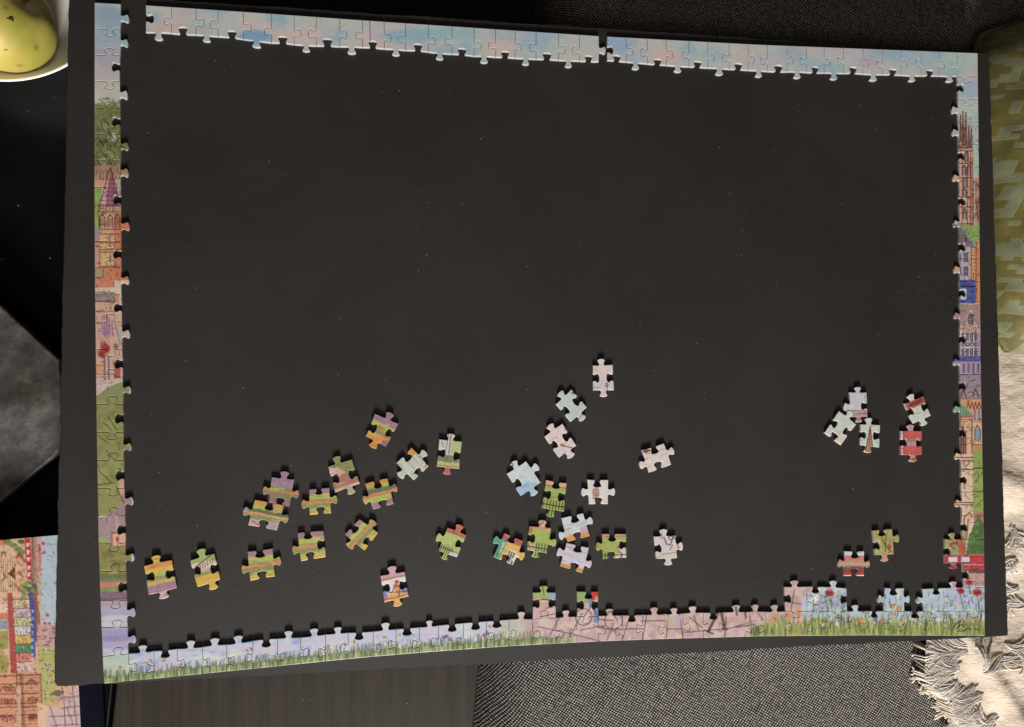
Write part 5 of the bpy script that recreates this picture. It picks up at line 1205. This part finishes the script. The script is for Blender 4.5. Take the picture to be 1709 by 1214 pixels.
# ---------------------------------------------------------------- olive cushion
def cushion_mat():
    m, nt, b = new_mat('olive_velvet_with_sage_blocks')
    tc = nd(nt, 'ShaderNodeTexCoord')
    mp = nd(nt, 'ShaderNodeMapping'); mp.inputs['Rotation'].default_value = (0, 0, math.radians(18))
    nt.links.new(tc.outputs['Object'], mp.inputs[0])
    def patch(off, step, pre=(0, 0, 0)):
        p0 = nd(nt, 'ShaderNodeVectorMath', operation='ADD'); p0.inputs[1].default_value = pre
        nt.links.new(mp.outputs[0], p0.inputs[0])
        s_ = nd(nt, 'ShaderNodeVectorMath', operation='SNAP'); s_.inputs[1].default_value = (step * 1.5, step, 9.0)
        nt.links.new(p0.outputs[0], s_.inputs[0])
        n = nd(nt, 'ShaderNodeTexNoise'); n.inputs['Scale'].default_value = 88; n.inputs['Detail'].default_value = 1.0
        nt.links.new(s_.outputs[0], n.inputs['Vector'])
        g = nd(nt, 'ShaderNodeMath', operation='GREATER_THAN'); g.inputs[1].default_value = .52
        nt.links.new(n.outputs[0], g.inputs[0]); return g.outputs[0]
    a = patch((0, 0, 0), .0034)
    a2 = patch((0, 0, 0), .0034, (.0007, -.0007, 0))
    eg = nd(nt, 'ShaderNodeMath', operation='SUBTRACT'); nt.links.new(a, eg.inputs[0]); nt.links.new(a2, eg.inputs[1])
    eg2 = nd(nt, 'ShaderNodeMath', operation='ABSOLUTE'); nt.links.new(eg.outputs[0], eg2.inputs[0])
    eg3 = nd(nt, 'ShaderNodeMath', operation='MULTIPLY'); nt.links.new(eg2.outputs[0], eg3.inputs[0]); eg3.inputs[1].default_value = .45
    n0 = nd(nt, 'ShaderNodeTexNoise'); n0.inputs['Scale'].default_value = 60; n0.inputs['Detail'].default_value = 9
    nt.links.new(tc.outputs['Object'], n0.inputs['Vector'])
    ol = ramp(nt, [(.3, (.046, .040, .005)), (.7, (.135, .114, .016))]); nt.links.new(n0.outputs[0], ol.inputs[0])
    sg = ramp(nt, [(.3, (.075, .084, .046)), (.7, (.18, .192, .11))]); nt.links.new(n0.outputs[0], sg.inputs[0])
    mx = nd(nt, 'ShaderNodeMix', data_type='RGBA')
    nt.links.new(a, mx.inputs[0]); nt.links.new(ol.outputs[0], mx.inputs[6]); nt.links.new(sg.outputs[0], mx.inputs[7])
    mx2 = nd(nt, 'ShaderNodeMix', data_type='RGBA'); mx2.inputs[7].default_value = (.22, .20, .06, 1)
    nt.links.new(eg3.outputs[0], mx2.inputs[0]); nt.links.new(mx.outputs[2], mx2.inputs[6])
    nt.links.new(mx2.outputs[2], b.inputs['Base Color'])
    b.inputs['Roughness'].default_value = .75; b.inputs['Sheen Weight'].default_value = .35
    b.inputs['Sheen Tint'].default_value = (.8, .75, .4, 1)
    bn = nd(nt, 'ShaderNodeMath', operation='MULTIPLY_ADD'); bn.inputs[1].default_value = .25
    n9 = nd(nt, 'ShaderNodeTexNoise'); n9.inputs['Scale'].default_value = 900
    nt.links.new(tc.outputs['Object'], n9.inputs['Vector']); nt.links.new(n9.outputs[0], bn.inputs[0]); nt.links.new(a, bn.inputs[2])
    bump(nt, b, bn.outputs[0], .7, .0012)
    return m
M_CUSH = cushion_mat()
def superpillow(w, h, t, n=64):
    v = []; f = []
    for side in (1, -1):
        for j in range(n + 1):
            for i in range(n + 1):
                x = -1 + 2 * i / n; y = -1 + 2 * j / n
                rx = 1 - .10 * (1 - abs(y) ** 2.2) * 0 - .05 * (1 - y * y) * abs(x) ** 3
                ry = 1 - .05 * (1 - x * x) * abs(y) ** 3
                z = t * max(0, (1 - x ** 4)) ** .55 * max(0, (1 - y ** 4)) ** .55
                z += (.020 * (fbm(np.array([x * 3.]), np.array([y * 3.]), 9 + side)[0] - .5) + .011 * (fbm(np.array([x * 9.]), np.array([y * 6. + x * 4]), 19 + side)[0] - .5)) * (z / t)
                v.append((x * w * rx * (1 - .13 * y ** 4), y * h * ry * (1 - .13 * x ** 4), side * z))
    m = (n + 1) ** 2
    for sd in range(2):
        for j in range(n):
            for i in range(n):
                a = sd * m + j * (n + 1) + i
                q = (a, a + 1, a + n + 2, a + n + 1); f.append(q if sd == 0 else q[::-1])
    return mesh('cushion', v, f, True)
cu_c = at(1668, 305, .04)
cush = empty('cushion', (.352 + .195, float(cu_c[1]), .043)); cush.rotation_euler = (0, math.radians(-4), math.radians(2))
tag(cush, 'olive velvet cushion with sage block pattern at the right edge of the board', 'cushion')
link('cover', superpillow(.195, .158, .07), M_CUSH, cush)
pp = []
for k in range(97):
    a = 2 * math.pi * k / 96; c_, s_ = math.cos(a), math.sin(a)
    m_ = max(abs(c_), abs(s_)); x, y = c_ / m_, s_ / m_
    pp.append((x * .195 * (1 - .05 * (1 - y * y) * abs(x) ** 3) * (1 - .13 * y ** 4), y * .158 * (1 - .05 * (1 - x * x) * abs(y) ** 3) * (1 - .13 * x ** 4), 0))
tv, tf = tube(pp, .0028, 8)
link('piping', mesh('piping', tv, tf, True), M_CUSH, cush)

# ---------------------------------------------------------------- cream knitted throw with fringe
def knit_mat():
    m, nt, b = new_mat('cream_cotton_knit')
    v = coords(nt)
    n = noise(nt, v, 60, 5); r = ramp(nt, [(.3, (.46, .385, .305)), (.7, (.60, .52, .43))])
    nt.links.new(n.outputs[0], r.inputs[0]); nt.links.new(r.outputs[0], b.inputs['Base Color'])
    b.inputs['Roughness'].default_value = .9; b.inputs['Specular IOR Level'].default_value = .2
    b.inputs['Sheen Weight'].default_value = .1
    b.inputs['Subsurface Weight'].default_value = .45; b.inputs['Subsurface Scale'].default_value = .006; b.inputs['Subsurface Radius'].default_value = (1, .75, .5)
    vv = coords(nt, (260, 430, 260), math.radians(6))
    vo = nd(nt, 'ShaderNodeTexVoronoi', feature='SMOOTH_F1'); vo.inputs['Scale'].default_value = 1.0; vo.inputs['Randomness'].default_value = .55
    nt.links.new(vv, vo.inputs['Vector'])
    iv = nd(nt, 'ShaderNodeMath', operation='SUBTRACT'); iv.inputs[0].default_value = 1.0
    nt.links.new(vo.outputs['Distance'], iv.inputs[1])
    bump(nt, b, iv.outputs[0], .45, .0011)
    return m
M_KNIT = knit_mat()
zt = .03
outline_px = [(1541, 1040), (1536, 1085), (1537, 1128), (1552, 1150), (1572, 1165), (1586, 1196), (1604, 1216), (1640, 1262), (1700, 1310), (1860, 1330), (1860, 540), (1650, 560), (1640, 700), (1625, 900), (1600, 980)]
ol_ = np.array([at(x, y, zt)[:2] for x, y in outline_px])
thr = empty('knitted_throw', (.40, -.26, ZS)); tag(thr, 'cream knitted throw with tangled fringe on the sofa under the lower right board corner', 'blanket')
folds = [((1606, 1068), (1690, 1190), .0085, .012), ((1712, 640), (1690, 770), .010, .020), ((1668, 806), (1740, 836), .007, .016), ((1556, 1090), (1600, 1160), .005, .018), ((1650, 1086), (1740, 1150), .005, .020), ((1660, 930), (1730, 900), .006, .020), ((1700, 1210), (1770, 1130), .006, .016)]
fw = [(at(*a, zt)[:2], at(*b, zt)[:2], h, w) for a, b, h, w in folds]
def thr_h(P):
    z = .008 + .006 * fbm(P[:, 0] * 18, P[:, 1] * 18, 55) + .0028 * fbm(P[:, 0] * 70, P[:, 1] * 110, 56)
    for a, b, h, w in fw:
        d = b - a; t = np.clip(((P - a) @ d) / (d @ d), -.3, 1.3); q = P - (a + t[:, None] * d)
        dist = np.linalg.norm(q, axis=1); sgn = np.sign(q[:, 0] * d[1] - q[:, 1] * d[0])
        z = z + h * np.exp(-(dist / (w * np.where(sgn > 0, 1.0, .75))) ** 2)
    z = .008 + (z - .008) * .55
    return np.minimum(z, np.where((np.abs(P[:, 0]) < W2 + .004) & (np.abs(P[:, 1]) < H2 + .004), .024, .05))
st = .0011
lo = ol_.min(0); hi = ol_.max(0)
gx, gy = np.meshgrid(np.arange(lo[0], hi[0], st), np.arange(lo[1], hi[1], st))
P2 = np.column_stack([gx.ravel(), gy.ravel()])
ok = inside(ol_, P2)
idx = -np.ones(len(P2), int); idx[ok] = np.arange(ok.sum())
z = thr_h(P2[ok])
z += .00010 * np.sin((P2[ok][:, 1] * math.cos(.1) + P2[ok][:, 0] * .1 + .0012 * fbm(P2[ok][:, 0] * 120, P2[ok][:, 1] * 120, 4)) / .0019 * 2 * math.pi)
Vt = np.column_stack([P2[ok] - np.array([.40, -.26]), z])
g = idx.reshape(gx.shape); Ft = []
for j in range(g.shape[0] - 1):
    a, b, c, d = g[j, :-1], g[j, 1:], g[j + 1, 1:], g[j + 1, :-1]
    m_ = (a >= 0) & (b >= 0) & (c >= 0) & (d >= 0)
    Ft.append(np.column_stack([a, b, c, d])[m_])
Ft = np.vstack(Ft)
link('knit_cloth', mesh('knit_cloth', Vt, Ft, True), M_KNIT, thr)
# fringe: loose strands of yarn along the open edge
rf = random.Random(14)
fv, ff_ = [], []
def strand(p, ang, ln, curl, z0, r):
    pts = []; x, y = p; n = 12
    for k in range(n):
        z_ = thr_h(np.array([[x, y]]))[0] if inside(ol_, np.array([[x, y]]))[0] else .0015
        pts.append((x - .40, y + .26, max(z_, .001) + z0 * math.sin(math.pi * k / (n - 1)) + (.0003 if k else -.0008)))
        x += math.cos(ang) * ln / n; y += math.sin(ang) * ln / n; ang += curl / n * (1 + math.sin(k * .9 + ln * 900)) + rf.uniform(-.05, .05)
        if -.002 < y + H2 or (x < W2 and y > -H2): pass
    v, f = tube(pts, r, 5); o = len(fv)
    fv.extend(v); ff_.extend([tuple(i + o for i in q) for q in f])
def fringe(px, py, ang, n, spread, ln, zmax=.010, rj=10):
    for _ in range(max(2, n // 5)):              # small bunches of nearly parallel yarn
        bx, by = px + rf.uniform(-rj, rj), py + rf.uniform(-rj, rj)
        ba = ang + rf.uniform(-spread, spread); bc_ = rf.uniform(-1.5, 1.5); bz = rf.uniform(.0001, .0007)
        for _ in range(rf.randint(11, 17)):
            x, y = at(bx + rf.uniform(-4, 4), by + rf.uniform(-4, 4), zt)[:2]
            strand((x, y), math.radians(ba + rf.uniform(-13, 13)), ln * rf.uniform(.8, 1.45), bc_ + rf.uniform(-.7, .7), bz * rf.uniform(.3, 1.2), rf.uniform(.00045, .00085))
for px_, py_, an_, n_, sp_, ln_ in ((1600, 1078, 182, 26, 14, .026), (1585, 1095, 190, 22, 26, .022), (1585, 1110, 170, 20, 40, .020), (1580, 1128, 200, 22, 40, .020), (1596, 1140, 215, 22, 30, .018), (1622, 1118, 60, 14, 40, .02), (1625, 1150, 205, 26, 22, .024), (1615, 1170, 215, 24, 26, .018), (1625, 1190, 220, 22, 26, .018), (1650, 1200, 235, 20, 30, .016), (1680, 1078, 330, 18, 20, .022), (1665, 1090, 320, 12, 20, .018), (1700, 1000, 200, 12, 30, .016), (1690, 985, 215, 10, 30, .016), (1640, 1210, 160, 14, 50, .018), (1685, 870, 250, 6, 60, .016), (1690, 940, 220, 10, 40, .014), (1610, 1195, 205, 16, 40, .012)):
    fringe(px_, py_, an_, n_, sp_, ln_)
fr = link('fringe', mesh('fringe', fv, ff_, True), M_KNIT, thr); fr['kind'] = 'stuff'

# ---------------------------------------------------------------- dust and lint on the board and the table
M_DUST = simple('pale_dust', (.24, .225, .20), .9, .2, .3, 500)
rd = random.Random(77)
dv_, df_ = [], []
def mote(x, y, z, r, el, an):
    o = len(dv_); ca, sa = math.cos(an), math.sin(an)
    for k in range(5):
        a = 2 * math.pi * k / 5; u, w = math.cos(a) * r * el, math.sin(a) * r
        dv_.append((x + u * ca - w * sa, y + u * sa + w * ca, z))
    dv_.append((x, y, z + r * .6))
    for k in range(5): df_.append((o + k, o + (k + 1) % 5, o + 5))
for _ in range(230):
    mote(rd.uniform(-.34, .34), rd.uniform(-.2, .2), ZB + .00005, rd.choice([.00010, .00012, .00014, .00018, .00026]), rd.uniform(1, 2), rd.uniform(0, 3))
for _ in range(10): mote(rd.uniform(-.32, .32), rd.uniform(-.2, .2), ZB + .00005, .00012, rd.uniform(6, 14), rd.uniform(0, 3))
dust = link('dust', mesh('dust', dv_, df_), M_DUST); tag(dust, 'tiny specks of pale dust scattered over the black board', 'dust', None, 'stuff')
dv_, df_ = [], []
for _ in range(30):
    p = at(rd.uniform(0, 100), rd.uniform(150, 480), 0) if rd.random() < .6 else at(rd.uniform(200, 780), rd.uniform(1125, 1214), 0)
    mote(p[0], p[1], .0002, rd.choice([.00008, .0001, .00014, .00022, .0004]), rd.uniform(1, 2), rd.uniform(0, 3))
dust2 = link('dust', mesh('dust', dv_, df_), M_DUST); tag(dust2, 'tiny specks of pale dust scattered over the dark tabletop', 'dust', None, 'stuff')
